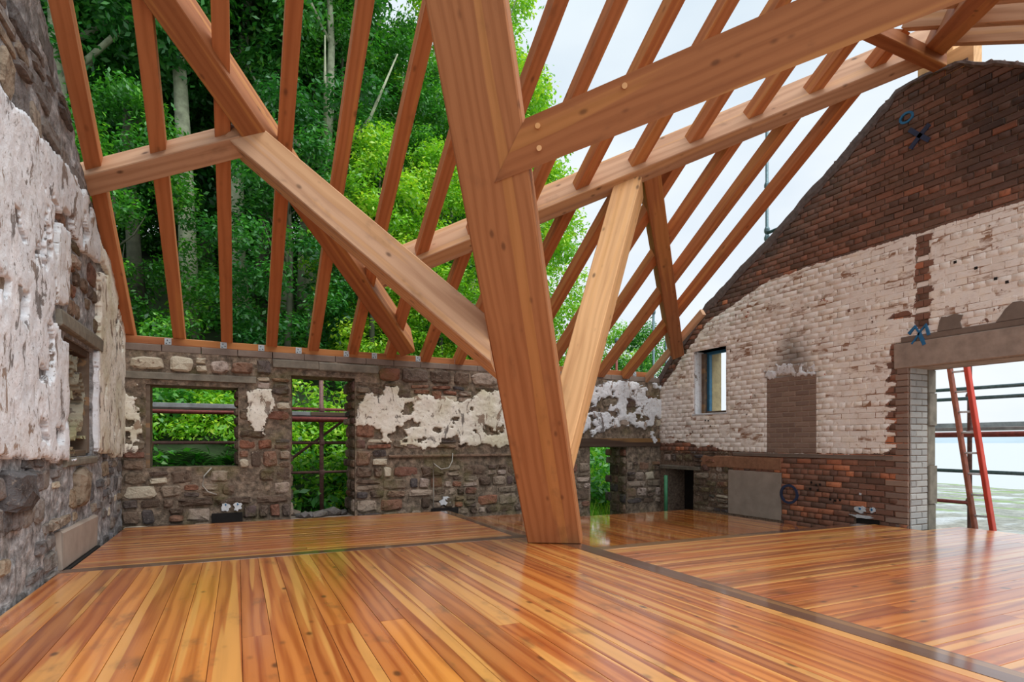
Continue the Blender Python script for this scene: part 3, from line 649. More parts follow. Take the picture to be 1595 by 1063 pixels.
WL.rubble([(3.3, 8.36, 1.85, 4.5)], [(5.4, 7.0, 1.85, 2.02), (5.4, 6.95, 1.85, 2.9)], mask_l, M['stone_grey'], (0.16, 0.34), (0.22, 0.6), 34, (0.01, 0.035), 0.0, 0.85, 0.02)
WL.rubble([(5.5, 6.95, 2.05, 2.85)], [], mask_l, M['stone'], (0.12, 0.26), (0.18, 0.4), 36, (0.01, 0.03), 0.02, 0.7, 0.0)
WL.stone(6.05, 6.55, 0.42, 0.80, M['stone_grey'], 0.07, 0.83, 0.0, random.Random(3))
WL.stone(4.35, 4.95, 0.55, 0.84, M['stone_grey'], 0.08, 0.02, 0.0, random.Random(4))
WL.box('cement_patch', 5.6, 6.85, 0.0, 0.30, -0.02, 0.035, M['cement'], 0.01, 0.008)
WL.box('gap_shade_strip', 5.62, 6.9, -0.12, -0.01, 0.0, 0.05, M['dark'], 0.004)  # near-black strip painting the shade of the gap at the floor edge
WL.box('lintel', 5.52, 7.02, 1.90, 2.03, -0.30, 0.05, M['lintel'], 0.012, 0.008)
for lo, hi, nm in (((6.70, 6.795, .90, 1.86), (-0.16, -0.02), 'window_frame'),):
    WL.box(nm, lo[0], lo[1], lo[2], lo[3], hi[0], hi[1], M['oldwood'], 0.006)
WL.box('window_frame', 5.80, 6.79, 1.80, 1.90, -0.18, -0.02, M['darkwood'], 0.006)
WL.box('window_frame', 5.80, 6.70, .875, .935, -0.16, -0.03, M['oldwood'], 0.006)
WL.box('window_sill', 5.74, 6.86, .80, .872, -0.2, 0.035, M['lintel'], 0.01, 0.006)
# blocked back of the recess with drab plaster, darker than on the wall face
WL.box('recess_wall', 5.5, 7.9, 0.5, 2.3, -0.75, -0.56, M['stone'])
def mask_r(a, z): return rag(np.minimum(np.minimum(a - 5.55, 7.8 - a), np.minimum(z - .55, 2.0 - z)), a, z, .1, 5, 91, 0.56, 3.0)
WL.plaster('recess_plaster', mask_r, (5.5, 7.9, .5, 2.1), 0.02, -0.535, 0.015, M['plaster_drab'], 91)

# ------------------------------------------------------------------ right gable wall
def top_right(a):
    a = np.asarray(a, float)
    pts = [(-0.5, 2.5), (3.105, 4.84), (3.70, 5.22), (4.34, 5.25), (5.17, 4.68), (6.2, 4.02), (7.517, 3.27), (8.406, 2.5), (8.70, 2.24), (9.3, 2.1)]
    t = np.interp(a, [p[0] for p in pts], [p[1] for p in pts])
    return t + (np.floor(fbm(a * 3, a * 0, 6, 3) * 6) / 6 - .5) * 0.06
WR = Wall('wall_right', (7.2, 0, 0), (0, 1, 0), (-1, 0, 0), top_right)
win3 = (7.06, 7.81, 1.50, 2.58); open1 = (-0.4, 4.21, -0.8, 1.885); fire = (7.82, 8.55, -0.25, 0.52); ghole = (4.57, 4.86, -0.1, 0.035)
inf = (5.435, 6.26, 0.85, 1.955); patch = (6.0, 7.0, -0.14, 0.56); lint_r = (-0.4, 4.374, 1.885, 2.19)
def paint_r(a, z):
    a = np.asarray(a, float); z = np.asarray(z, float)
    bot = np.interp(a, [2, 4.45, 6.26, 7.09, 7.3, 7.52, 7.67, 7.9, 8.23, 8.41, 8.58], [.86, .86, .85, .87, .93, .98, .9, 1.0, 1.05, .95, 1.0])
    topp = np.minimum(3.45, np.interp(a, [2, 5.5, 6.26, 7.517, 8.3, 8.7], [3.45, 3.45, 3.42, 3.02, 2.32, 2.0]))
    m = np.minimum(z - bot, topp - z)
    m = np.minimum(m, np.maximum(np.maximum(4.0 - a, a - 4.14), np.maximum(2.33 - z, z - 3.5)))
    m = np.minimum(m, np.where(z < 2.2, a - 4.43, 9))
    # toothed edge beside the doorway pier
    m = np.minimum(m, np.where((z < 1.88), a - (4.36 + 0.13 * (np.floor(z / .075) % 2)), 9))
    m = np.minimum(m, np.maximum(np.maximum(4.17 - a, a - 4.49), np.maximum(2.49 - z, z - 2.565)))
    return np.clip(0.5 + m * 14, 0, 1.25)
def stain_r(a, z):
    a = np.asarray(a, float); z = np.asarray(z, float)
    w = np.interp(z, [1.9, 2.1, 2.8], [.48, .36, .12]); c = 5.82
    return np.clip(1.25 - np.abs(a - c) / w, 0, 1) * smooth(2.9, 2.2, z) * smooth(1.85, 1.95, z) * (0.35 + .6 * fbm(a * 6, z * 4, 13, 4))
def soot_r(a, z):
    a = np.asarray(a, float); z = np.asarray(z, float)
    s1 = smooth(.6, .95, 1 - np.abs(z - (top_right(a) - .12)) / .6) * .5
    s2 = smooth(4.1, 3.3, a) * smooth(3.4, 4.2, z) * .6 + smooth(3.45, 4.6, z) * .18
    return np.clip(np.maximum(s1, s2) * (0.4 + 1.0 * fbm(a * 2.2, z * 2.2, 17, 4)), 0, .85)
at_r = {'paint': paint_r, 'stain': stain_r, 'soot': soot_r}
WR.core('mortar', -0.4, 8.75, -0.8, [win3, open1, fire], 0.5, 0.008, M['masonry'], 0.05, 51, at_r, 5.4, lambda a, z: np.where((a > inf[0] - .05) & (a < inf[1] + .05) & (z > inf[2] - .05) & (z < inf[3] + .05), -.01, 0.013 * np.clip((paint_r(a, z) - .5) * 4, 0, 1)))
ex = [win3, open1, fire, ghole, inf, patch, lint_r, (-1, 4.215, -0.8, 1.9)]
low = (6.95, 9.0, -0.4, 0.86)
bricks = []; rs_ = random.Random(77)
row = 0; z = -0.27
while z < 5.35:
    zz0, zz1 = z, z + 0.075
    iv = [(0.6, 8.72)]
    for e in ex + [low]:
        if e[2] < zz1 - .012 and e[3] > zz0 + .012:
            iv = [p for (p0, p1) in iv for p in ((p0, min(p1, e[0])), (max(p0, e[1]), p1)) if p[1] - p[0] > .03]
    header = (row % 4 == 3)
    bl = 0.1125 if header else 0.225
    for (p0, p1) in iv:
        a = math.floor(p0 / bl) * bl - (bl / 2 if row % 2 else 0)
        while a < p1:
            s0, s1 = max(a, p0), min(a + bl, p1); a += bl
            if s1 - s0 < .035: continue
            c = (s0 + s1) / 2
            t = float(top_right(np.array(c)))
            if zz1 > t + .01: continue
            gp_ = .003 if float(paint_r(np.array(c), np.array((zz0 + zz1) / 2))) > .7 else .0045
            bricks.append((s0 + gp_, s1 - gp_, zz0 + gp_, zz1 - gp_))
    z += .075; row += 1
camp = np.array([0, 0, 1.0])
def px_area(b):
    p = np.array([7.2, (b[0] + b[1]) / 2, (b[2] + b[3]) / 2]); q = p - camp
    F_ = np.array([math.sin(YAW), math.cos(YAW), 0]); R_ = np.array([math.cos(YAW), -math.sin(YAW), 0])
    w = q @ F_
    if w < .3: return 0
    u = 797.5 + 905 * (q @ R_) / w; v = 690 - 905 * q[2] / w
    if u > 1600 or v < -5 or v > 1070: return 0
    return (b[1] - b[0]) * (b[3] - b[2]) / w ** 2 * abs(q[0]) / np.linalg.norm(q) * (2.0 if b[1] - b[0] > .2 else 1)
bricks.sort(key=px_area, reverse=True)
def brick_data(b):
    s0, s1, z0, z1 = b; c = (s0 + s1) / 2; zc = (z0 + z1) / 2
    pr = float(paint_r(np.array(c), np.array(zc)))
    dep = 0.016 + rs_.uniform(-.006, .006)
    if 4.0 < c < 4.14 and 2.33 < zc < 3.45: dep = 0.005
    if pr > .6: dep = 0.016 + rs_.uniform(-.003, .003)
    v, f = brick_vf(s1 - s0, z1 - z0, -0.02, dep, rs_, .0035 if pr > .6 else .007); v = np.array(v)
    A = v[:, 0] + c; Z = v[:, 1] + zc
    r = rs_.random()
    if zc > 3.4: r = r * .8 if rs_.random() < .85 else r
    elif zc < .8: r = .35 + .65 * r if rs_.random() < .7 else r
    at = {'rnd': np.full(12, r), 'paint': paint_r(A, Z), 'stain': stain_r(A, Z), 'soot': soot_r(A, Z) * rs_.uniform(.5, 1.3), 'mortar': np.zeros(12)}
    return v, [tuple(reversed(q)) for q in f], c, zc, at
NB = 300
for b in bricks[:NB]:
    v, f, c, zc, at = brick_data(b); p = WR.loc(v[:, 0], v[:, 1], v[:, 2])
    link('brick', mesh('brick', p, f, at), M['masonry'], WR.root, tuple(WR.loc(c, zc, 0.0)))
V = []; Fc = []; AT = {k_: [] for k_ in ('rnd', 'paint', 'stain', 'soot', 'mortar')}
for b in bricks[NB:]:
    v, f, c, zc, at = brick_data(b); o0 = len(V) * 12
    V.append(WR.loc(v[:, 0] + c, v[:, 1] + zc, v[:, 2])); Fc += [tuple(o0 + i for i in q) for q in f]
    for k_ in AT: AT[k_].append(at[k_])
link('brickwork', fastmesh('brickwork', np.vstack(V), np.array(Fc), {k_: np.concatenate(x) for k_, x in AT.items()}), M['masonry'], WR.root, kind='stuff')
# raked mortar fillet along the sloping gable edge
va_ = np.concatenate([np.linspace(2.6, 4.3, 30), np.linspace(4.36, 8.74, 90)]); vk_ = np.interp(va_, [4.2, 4.6], [.35, 1.0]); tz = np.interp(va_, [2.6, 3.105, 3.70, 4.36, 5.17, 6.2, 7.517, 8.406, 8.74], [4.55, 4.85, 5.23, 5.27, 4.73, 4.09, 3.35, 2.58, 2.24]) + (fbm(va_ * 9, va_ * 0, 71, 3) - .5) * .05
sec_ = [(-.16, .022), (-.10, .034), (-.01, .030), (.02, .0), (.02, -.5)]
V = np.concatenate([WR.loc(va_, tz + dz_ * vk_ + (fbm(va_ * 12, va_ * 0 + k_, 73, 3) - .5) * .05 * (k_ == 0), np.full(len(va_), d_) + (fbm(va_ * 11, va_ * 0 + k_, 75, 3) - .5) * .012) for k_, (dz_, d_) in enumerate(sec_)])
n_ = len(va_); WR.part('verge_mortar', V, [(k_ * n_ + i, k_ * n_ + i + 1, (k_ + 1) * n_ + i + 1, (k_ + 1) * n_ + i) for k_ in range(4) for i in range(n_ - 1)], M['verge'])
# rubble stones low in the far corner
WR.rubble([(6.98, 8.6, -0.15, 0.86)], [fire, patch, (6.0, 7.0, .56, .86)], None, M['stone'], (0.07, 0.16), (0.12, 0.34), 55, (0.015, 0.05), 0.1, 0.95)
WR.box('band', 6.0, 7.6, 0.60, 0.78, -0.02, 0.03, M['terracotta'], 0.01, 0.008)
WR.box('band', 4.4, 6.9, 0.79, 0.845, -0.02, 0.028, M['darkcem'], 0.01, 0.01)
WR.box('cement_panel', patch[0], patch[1], patch[2], patch[3], -0.02, 0.02, M['cement'], 0.008, 0.005)
WR.box('fire_lintel', 7.65, 8.66, 0.52, 0.59, -0.2, 0.05, M['lintel'], 0.01, 0.008)
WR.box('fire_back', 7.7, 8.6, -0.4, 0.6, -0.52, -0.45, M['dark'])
WR.box('hole_shade_panel', ghole[0], ghole[1], ghole[2], ghole[3], -0.01, 0.012, M['dark'])  # near-black plate painting the shade of a low hole in the brick
# blocked flue opening in newer brick
WR.box('infill_mortar', inf[0], inf[1], inf[2], inf[3], -0.03, 0.006, M['palemortar'], 0.002)
z = inf[2]; row = 0
while z < inf[3] - .02:
    a = inf[0] - (.11 if row % 2 else 0)
    while a < inf[1]:
        s0, s1 = max(a, inf[0]) + .005, min(a + .22, inf[1]) - .005; a += .22
        if s1 - s0 < .03: continue
        v, f = brick_vf(s1 - s0, .063, -0.01, .014, rs_); v = np.array(v)
        link('infill_brick', mesh('infill_brick', WR.loc(v[:, 0], v[:, 1], v[:, 2]), [tuple(reversed(q)) for q in f], {'rnd': rs_.random()}), M['newbrick'], WR.root, tuple(WR.loc((s0 + s1) / 2, z + .0375, 0.)))
    z += .074; row += 1
# pier of the big opening: brown face and pale reveal
ry = 4.21
for r in range(27):
    z = -0.13 + r * .075
    if z > 1.84: break
    segs = [(0.0, .22), (.22, .335)] if r % 2 else [(0.0, .11), (.11, .335)]
    for (x0, x1) in segs:
        v, f = brick_vf(x1 - x0 - .008, .067, -.02, .012, rs_); v = np.array(v)
        p = np.stack([v[:, 0], -v[:, 2], v[:, 1]], 1)
        link('reveal_brick', mesh('reveal_brick', p, f, {'rnd': rs_.random()}), M['greybrick'], WR.root, (x0 + (x1 - x0) / 2, ry, z + .0375))
    s0, s1 = (4.215, 4.37) if r % 2 else (4.215, 4.49)
    if r % 2 == 0 and z > .84: s1 = 4.355
    v, f = brick_vf(s1 - s0 - .006, .067, -.02, .018, rs_); v = np.array(v)
    link('quoin_brick', mesh('quoin_brick', WR.loc(v[:, 0], v[:, 1], v[:, 2]), [tuple(reversed(q)) for q in f], {'rnd': rs_.random()}), M['newbrick'], WR.root, tuple(WR.loc((s0 + s1) / 2, z + .0375, .004)))
for z0, z1, dx in ((-.12, .25, .0), (.26, .72, -.015), (.73, 1.2, .008), (1.21, 1.6, -.012), (1.61, 1.88, .0)):
    box('jamb_stone', (7.545, ry - .012 + dx, z0), (7.71, ry + .06, z1), M['lintel'], WR.root, 0.012)
WR.box('lintel', 0.4, 4.374, 1.885, 2.19, -0.42, 0.03, M['conc'], 0.012, 0.004)
WR.box('lintel_course', 0.6, 4.30, 2.192, 2.262, -0.05, 0.022, M['darkcem'], 0.01, 0.004)
def patch_obj(poly, mat, d=0.028, name='cement_patch', wall=WR):
    n = len(poly); c = np.mean(poly, 0); q = np.array(poly)
    v = np.vstack([wall.loc(q[:, 0], q[:, 1], np.full(n, 0.)), wall.loc(q[:, 0] * .98 + c[0] * .02, q[:, 1] * .98 + c[1] * .02, np.full(n, d))])
    f = [tuple(range(n, 2 * n))] + [(i, (i + 1) % n, n + (i + 1) % n, n + i) for i in range(n)]
    return link(name, mesh(name, v, f), mat, wall.root)
patch_obj([(3.9, 2.26), (3.89, 2.32), (3.86, 2.42), (3.80, 2.41), (3.72, 2.43), (3.64, 2.40), (3.67, 2.33), (3.65, 2.26)], M['darkcem'])
patch_obj([(3.34, 2.26), (3.29, 2.33), (3.26, 2.38), (3.19, 2.44), (3.12, 2.44), (3.0, 2.38), (2.8, 2.4), (2.8, 2.26)], M['darkcem'])
# plaster lumps over the blocked flue
def mask_f(a, z): return rag(np.minimum(np.minimum(a - 5.45, 6.3 - a), np.minimum(z - 1.95, 2.16 - z)), a, z, .12, 7, 61, .6, 7)
WR.plaster('plaster', mask_f, (5.4, 6.35, 1.9, 2.25), .014, .02, .02, M['plaster'], 61)
# spray-paint marks: thin strokes on the brick faces
def stroke(pts, w, mat, parent, d=0.031, wall=None):
    WR_ = wall or WR
    v = []; n = len(pts)
    for i, (a, z) in enumerate(pts):
        a0, z0 = pts[max(i - 1, 0)]; a1, z1 = pts[min(i + 1, n - 1)]; L = math.hypot(a1 - a0, z1 - z0) + 1e-9
        nx, nz = -(z1 - z0) / L * w / 2, (a1 - a0) / L * w / 2
        v += [(a + nx, z + nz), (a - nx, z - nz)]
    q = np.array(v); m = len(q)
    P = np.vstack([WR_.loc(q[:, 0], q[:, 1], np.full(m, d)), WR_.loc(q[:, 0], q[:, 1], np.full(m, d - .02))])
    f = []
    for i in range(n - 1):
        A = 2 * i; f += [(A, A + 2, A + 3, A + 1), (A, m + A, m + A + 2, A + 2), (A + 1, A + 3, m + A + 3, m + A + 1)]
    return P, f
def mark(strokes, mat, name='paint_mark', d=0.031, wall=None):
    V = []; F_ = []
    for pts, w in strokes:
        P, f = stroke(pts, w, mat, None, d, wall); o0 = sum(len(x) for x in V); V.append(P); F_ += [tuple(o0 + i for i in q) for q in f]
    return link(name, mesh(name, np.vstack(V), F_), mat, (wall or WR).root)
circ = lambda cx, cz, rx, rz, n=24, a0=0, a1=6.2832: [(cx + rx * math.cos(a0 + (a1 - a0) * i / n), cz + rz * math.sin(a0 + (a1 - a0) * i / n)) for i in range(n + 1)]
mark([(circ(5.86, .26, .135, .125), .035)], M['navy'])
mark([([(4.205, 2.285), (4.135, 2.36), (4.09, 2.28), (4.02, 2.36), (3.985, 2.235)], .035), ([(4.09, 2.28), (4.03, 2.13)], .04), ([(4.09, 2.27), (4.17, 2.16)], .02)], M['blue'], d=.036)
mark([(circ(4.235, 4.86, .07, .055), .025)], M['blue'])
mark([([(4.20, 4.70), (4.09, 4.58), (3.98, 4.47)], .05), ([(3.98, 4.66), (4.09, 4.57), (4.19, 4.47)], .05)], M['navy'])
def smudge(cx, cz, rx, rz, mat, d, wall, seed):
    q_ = random.Random(seed); n = 16; q = np.array([(cx + rx * math.cos(6.2832 * i / n) * (k_ := q_.uniform(.6, 1.2)), cz + rz * math.sin(6.2832 * i / n) * k_) for i in range(n)])
    v = np.vstack([wall.loc(q[:, 0], q[:, 1], np.full(n, d)), wall.loc(q[:, 0], q[:, 1], np.full(n, d - .03))])
    link('paint_mark', mesh('paint_mark', v, [tuple(range(n))] + [(i, (i + 1) % n, n + (i + 1) % n, n + i) for i in range(n)]), mat, wall.root)
for i, x_ in enumerate((-.14, .0)):
    smudge(bx(x_), .17, .055, .06, M['white'], .05, WB, i); smudge(bx(x_), .20, .012, .014, M['blue'], .056, WB, 9 + i)
smudge(bx(2.88), .10, .09, .07, M['white'], .05, WB, 5)
smudge(4.80, .15, .075, .05, M['white'], .031, WR, 6); smudge(4.64, .155, .05, .04, M['white'], .031, WR, 7); smudge(4.78, .06, .16, .025, M['white'], .030, WR, 8)
smudge(4.80, .16, .014, .018, M['blue'], .037, WR, 12); smudge(4.645, .16, .014, .018, M['blue'], .037, WR, 13); smudge(4.80, .345, .016, .016, M['white'], .031, WR, 14)
for y_, z_, s_ in ((5.50, .45, .03), (5.43, .42, .03), (5.37, .43, .03), (5.52, .36, .03), (5.40, .35, .028), (5.22, .24, .028), (5.15, .23, .028), (5.08, .24, .025), (3.72, 3.0, .03), (3.52, 2.88, .03), (3.34, 2.72, .03), (3.24, 2.66, .03), (7.52, 1.38, .022), (7.45, 1.37, .022), (7.58, 1.25, .02), (7.40, 1.28, .02)):
    WR.box('fixing_hole', y_ - s_ / 2, y_ + s_ / 2, z_ - s_ / 2, z_ + s_ / 2, .012, .022, M['nail'], .002)
# small gable window
w3 = root('window_3', (7.45, 7.43, 1.5), kind='structure')
box('frame_post', (7.42, 7.67, 1.53), (7.48, 7.80, 2.55), M['blueframe'], w3); box('frame_sill', (7.40, 7.05, 1.50), (7.52, 7.80, 1.545), M['oldwood'], w3)
box('frame_head', (7.42, 7.05, 2.53), (7.48, 7.80, 2.58), M['blueframe'], w3)
box('outer_jamb_stone', (7.49, 7.68, 1.50), (7.71, 7.83, 2.58), M['sandstone'], w3)
WR.box('reveal_plaster', 7.785, 7.81, 1.5, 2.58, -0.20, -0.005, M['plaster'])
WR.box('reveal_timber', 7.72, 7.81, 1.5, 2.55, -0.215, -0.15, M['oldwood'])
WR.box('window_sill', 7.04, 7.84, 1.47, 1.5, -0.3, 0.02, M['white'])
WR.box('window_lintel', 7.04, 7.86, 2.58, 2.63, -0.3, 0.004, M['darkwood'])

# ------------------------------------------------------------------ roof timbers
SL = 0.65; FSL = 0.58
def zb(y, dz=0.0): return 2.3 - dz + SL * (8.4 - y)
def zf(y, dz=0.0): return 5.32 - dz - FSL * (3.75 - y)
nb = Vector((0, SL, 1)).normalized(); nf = Vector((0, -FSL, 1)).normalized()
YR = 3.75
ordn = ['first', 'second', 'third', 'fourth', 'fifth', 'sixth', 'seventh', 'eighth', 'ninth', 'tenth', 'eleventh', 'twelfth', 'thirteenth', 'fourteenth', 'fifteenth']
for i in range(15):
    x = -1.205 + .54 * i; y0, y1 = 8.62, YR + .02
    P0 = Vector((x, y0, zb(y0))) + nb * .075; P1 = Vector((x, y1, zb(y1))) + nb * .075
    beam('rafter', P0, P1, (1, 0, 0), .132, .15, M['fir_red'], ch=.004, c1=(0, -.4),
         label='%s orange sawn rafter of the back roof slope, counted from the left rubble wall' % ordn[i], category='rafter', group='rafters of the back roof slope')
for i, x in enumerate((6.84, 6.29, 5.75, 5.21)):
    y0, y1 = YR - .02, 0.6
    P0 = Vector((x, y0, zf(y0))) + nf * .075; P1 = Vector((x, y1, zf(y1))) + nf * .075
    beam('rafter', P0, P1, (1, 0, 0), .12, .15, M['fir_grey'], ch=.004,
         label='%s front slope rafter seen from the brick gable at the top right' % ordn[i], category='rafter', group='rafters of the front roof slope')
# short offcut rafter beside the gable
beam('rafter', Vector((6.86, 8.72, zb(8.72))) + nb * .06, Vector((6.86, 7.2, zb(7.2))) + nb * .06, (1, 0, 0), .07, .12, M['fir_grey'], label='short cut-off rafter standing beside the brick gable slope', category='rafter')
def hip(name, P0, P1, w, h, mat, plumb, label, cat, dz=0.1, c0=(0, 0), c1=(0, 0)):
    """P0,P1 = x,y of the underside centre line lying dz below the rafter undersides"""
    a = Vector((P0[0], P0[1], zb(P0[1], dz))); b = Vector((P1[0], P1[1], zb(P1[1], dz))); d = (b - a).normalized()
    up = Vector((0, 0, 1)) if plumb else nb; up = (up - d * up.dot(d)).normalized(); side = up.cross(d)
    return beam(name, a + up * h / 2, b + up * h / 2, side, w, h, mat, c0=c0, c1=c1, label=label, category=cat)
hip('diagonal_beam', (2.24, 8.27), (-1.1, 4.46), .22, .46, M['fir'], False, 'heavy orange diagonal roof beam rising from the back wall plate to the upper left', 'beam')
hip('purlin', (-1.45, 6.66), (0.06, 5.98), .20, .24, M['fir_grey'], False, 'short purlin from the left rubble wall to the diagonal roof beam', 'purlin')
hip('purlin', (1.60, 7.20), (6.98, 3.69), .20, .38, M['fir_grey'], False, 'long purlin rising from behind the big post to the gable peak', 'purlin')
hip('diagonal_beam', (4.30, 5.36), (6.98, 7.95), .21, .30, M['fir'], False, 'brown diagonal beam dropping from the long purlin to the gable foot', 'beam')
# ridge, gable-end post and bearing block
box('ridge_beam', (4.9, YR - .07, 5.09), (6.95, YR + .07, 5.22), M['fir'], None, .006, label='dark ridge beam ending at the brick gable peak', category='beam')
box('ridge_post', (7.28, 4.0, 5.22), (7.42, 4.17, 6.2), M['fir_pale'], None, .006, label='pale upright stud on the gable peak, the one nearer the long purlin', category='post')
box('ridge_post', (7.28, 3.79, 5.22), (7.42, 3.955, 6.3), M['fir_pale'], None, .006, label='pale upright stud on the gable peak, just behind the dark brace', category='post')
box('bearing_block', (7.2, 3.55, 5.12), (7.36, 3.93, 5.38), M['fir_pale'], None, .006, label='pale timber block bedded on the brick gable peak', category='block')
bd = (Vector((5.2, 2.43, zf(2.43, .1))) - Vector((6.86, 3.79, zf(3.79, .1)))).normalized(); bu = (nf - bd * nf.dot(bd)).normalized(); bs_ = bu.cross(bd)
beam('collar_brace', Vector((6.86, 3.79, zf(3.79, .1))) + bu * .12, Vector((4.9, 2.18, zf(2.18, .1))) + bu * .12, bs_, .22, .24, M['fir'], ch=.008, label='dark brown brace leaving the gable peak towards the upper edge', category='brace')
# leaning post
P0 = Vector((2.978, 5.236, 0.0)); P1 = Vector((1.06, 3.39, 5.08))
sP = Vector((.825, -.555, .109)); nP = Vector((-.456, -.767, -.451))
dP = (P1 - P0).normalized(); nP = (nP - dP * nP.dot(dP)).normalized(); sP = dP.cross(nP); sP = sP if sP.x > 0 else -sP
post = beam('leaning_post', P0, P1, sP, .527, .45, M['fir'], ch=.012, label='massive leaning square timber post rising from the crossing of the dark floor strips', category='post')
# foot of the post cut level with the floor
R = fr(P0, P1, sP); Ri = R.transposed(); me = post.data
zax = Ri @ Vector((0, 0, 1))
for v in me.vertices:
    if v.co.x < 1: v.co.x = -(v.co.y * zax.y + v.co.z * zax.z) / zax.x + .008
# big tie brace let into the post's front face
fpl = P0 + nP * .225
TL, TRd = Vector((1.842, 3.681, 3.297)), Vector((1.249, -1.019, .471)); BL, BR = Vector((1.727, 3.963, 2.934)), Vector((4.104, 2.064, 3.76))
onp = lambda p: p + nP * ((fpl - p).dot(nP)) + nP * .006
TL = onp(TL); TR = onp(TL + TRd * 1.95); BL = onp(BL); BR = onp(BR + (BR - BL) * .06)
ed = (TR - TL).normalized(); eu = (nP.cross(ed)).normalized(); eu = eu if eu.z > 0 else -eu; Re = Matrix((ed, eu, ed.cross(eu))).transposed(); Rei = Re.transposed()
q = [Rei @ (p - TL) for p in (BL, BR, TR, TL)]; dsign = -1 if (ed.cross(eu)).dot(nP) > 0 else 1
vv = [tuple(p) for p in q] + [(p.x, p.y, p.z + dsign * .30) for p in q]
ff = [(0, 1, 2, 3), (7, 6, 5, 4), (0, 4, 5, 1), (1, 5, 6, 2), (2, 6, 7, 3), (3, 7, 4, 0)]
if dsign > 0: ff = [tuple(reversed(t)) for t in ff]
tie = link('tie_brace', mesh('tie_brace', vv, ff), M['fir'], None, TL, Re, label='broad timber brace let into the post face and rising to the upper right', category='brace')
def peg(p):
    lp = Rei @ (onp(Vector(p)) - TL); n = 12
    v = [(lp.x + .019 * math.cos(6.2832 * i / n), lp.y + .019 * math.sin(6.2832 * i / n), lp.z + (0 if k_ == 0 else -dsign * .012)) for k_ in (0, 1) for i in range(n)]
    link('peg', mesh('peg', v, [(i, (i + 1) % n, n + (i + 1) % n, n + i) for i in range(n)] + [tuple(range(n, 2 * n))]), M['fir_pale'], tie)
for p in ((1.92, 3.64, 3.245), (1.94, 3.66, 3.10), (2.39, 3.26, 3.44)): peg(p)
# diagonal brace to the upper left and pale strut to the right
DS, DN = Vector((.43, .875, -.221)), Vector((.671, -.146, .727))
dbr = beam('diagonal_brace', (2.294 - .14, 4.404 + .107, 1.651), (.121 - .06, 6.064 + .046, 3.84 + .065), DS, .337, .296, M['fir_grey'], ch=.01, label='long pale brown brace crossing from the post up to the diagonal roof beam', category='brace')
pq = P0 - sP * .262; Md = Matrix.Translation(dbr.location) @ dbr.rotation_quaternion.to_matrix().to_4x4(); Mi = Md.inverted(); lq = Mi @ pq; ln_ = Mi.to_3x3() @ sP
for v in dbr.data.vertices:
    if v.co.x < 1: v.co.x = lq.x - ((v.co.y - lq.y) * ln_.y + (v.co.z - lq.z) * ln_.z) / ln_.x
CS = Vector((.699, -.70, -.147))
beam('pale_strut', (2.763, 4.956 + .12, .40), (4.235, 5.672, 4.05), CS, .305, .337, M['fir_pale'], ch=.01, label='pale fresh-sawn strut rising from behind the post to the long purlin', category='strut')
# wall plate on the back wall
pl = root('wall_plate', (-1.27, 8.35, 2.215), label='reddish timber wall plate with metal straps lying along the back wall', category='wall plate')
def pbox(name, s0, s1, d0, d1, z0, z1, mat, ch=.004):
    h3 = ((s1 - s0) / 2, (d1 - d0) / 2, (z1 - z0) / 2); v, f = box_vf(-h3[0], h3[0], -h3[1], h3[1], -h3[2], h3[2], ch)
    R = Matrix((Vector(bes), -Vector(bn), Vector((0, 0, 1)))).transposed()
    c = Vector(bes) * (s0 + s1) / 2 + Vector(bn) * (d0 + d1) / 2 + Vector((0, 0, (z0 + z1) / 2))
    return link(name, mesh(name, v, f), mat, pl, c, R)
pbox('board', 0.0, 8.32, -.30, .0, 0.0, .09, M['fir'])
pbox('board', 0.0, 1.0, -.62, -.50, .10, .17, M['fir_grey'])
for X in (-0.82, -0.20, 0.25, 0.72, 1.36, 1.76, 2.42, 3.05, 6.55):
    s0 = bx(X); st = pbox('strap', s0, s0 + .075, .0, .006, 0.005, .085, M['strap'], .001)
    for a_, b_ in ((.02, .02), (.055, .03), (.03, .06)):
        v, f = box_vf(a_ - .0435, a_ - .0315, -.007, -.002, b_ - .051, b_ - .039, .001); link('nail_hole', mesh('nail_hole', v, f), M['nail'], st)
# pale nail holes in rafters where they meet the long purlin are left to the grain

# ------------------------------------------------------------------ scaffolding, ladder, pipes and cables
def coupler(p, par, mat=None):
    p = Vector(p); off = par.matrix_basis.translation
    v, f = tube_vf([p - Vector((0, 0, .05)), p - Vector((0, 0, .02)), p + Vector((0, 0, .02)), p + Vector((0, 0, .05))], .04, 8, [.034, .046, .046, .034])
    link('coupler', mesh('coupler', [a_ - off for a_ in v], f), mat or M['darktube'], par)
sc = root('scaffold', (8.9, 4.45, -.6), label='tube scaffold with boards standing outside the wide gable opening', category='scaffold')
T = lambda n, a_, b_, r, m, par=sc: tube(n, [a_, b_], r, m, par, 10)
T('standard', (8.93, 4.45, -.62), (8.93, 4.45, 6.38), .027, M['darktube'])
for z_, m_ in ((1.735, 'galv'), (1.60, 'galv'), (.62, 'galv')): T('ledger', (8.88, 5.6, z_ + .0), (8.88, 1.6, z_ - .02), .024, M[m_])
T('ledger', (8.85, 5.6, 1.105), (8.85, 1.6, 1.115), .036, M['rust']); T('transom', (8.9, 5.6, .19), (8.9, 4.45, .19), .024, M['rust'])
for j in range(3): box('board', (8.96 + .23 * j, 1.6, 1.17), (9.18 + .23 * j, 5.6, 1.21 + .0), M['board'], sc)
box('toe_board', (9.64, 1.6, 1.215), (9.675, 5.6, 1.29), M['board'], sc)
for z_ in (6.12, 5.92, 1.62, 1.12, .2, -.45): coupler((8.93, 4.45, z_), sc)
box('base_plate', (8.85, 4.37, -.66), (9.01, 4.53, -.62), M['darktube'], sc)
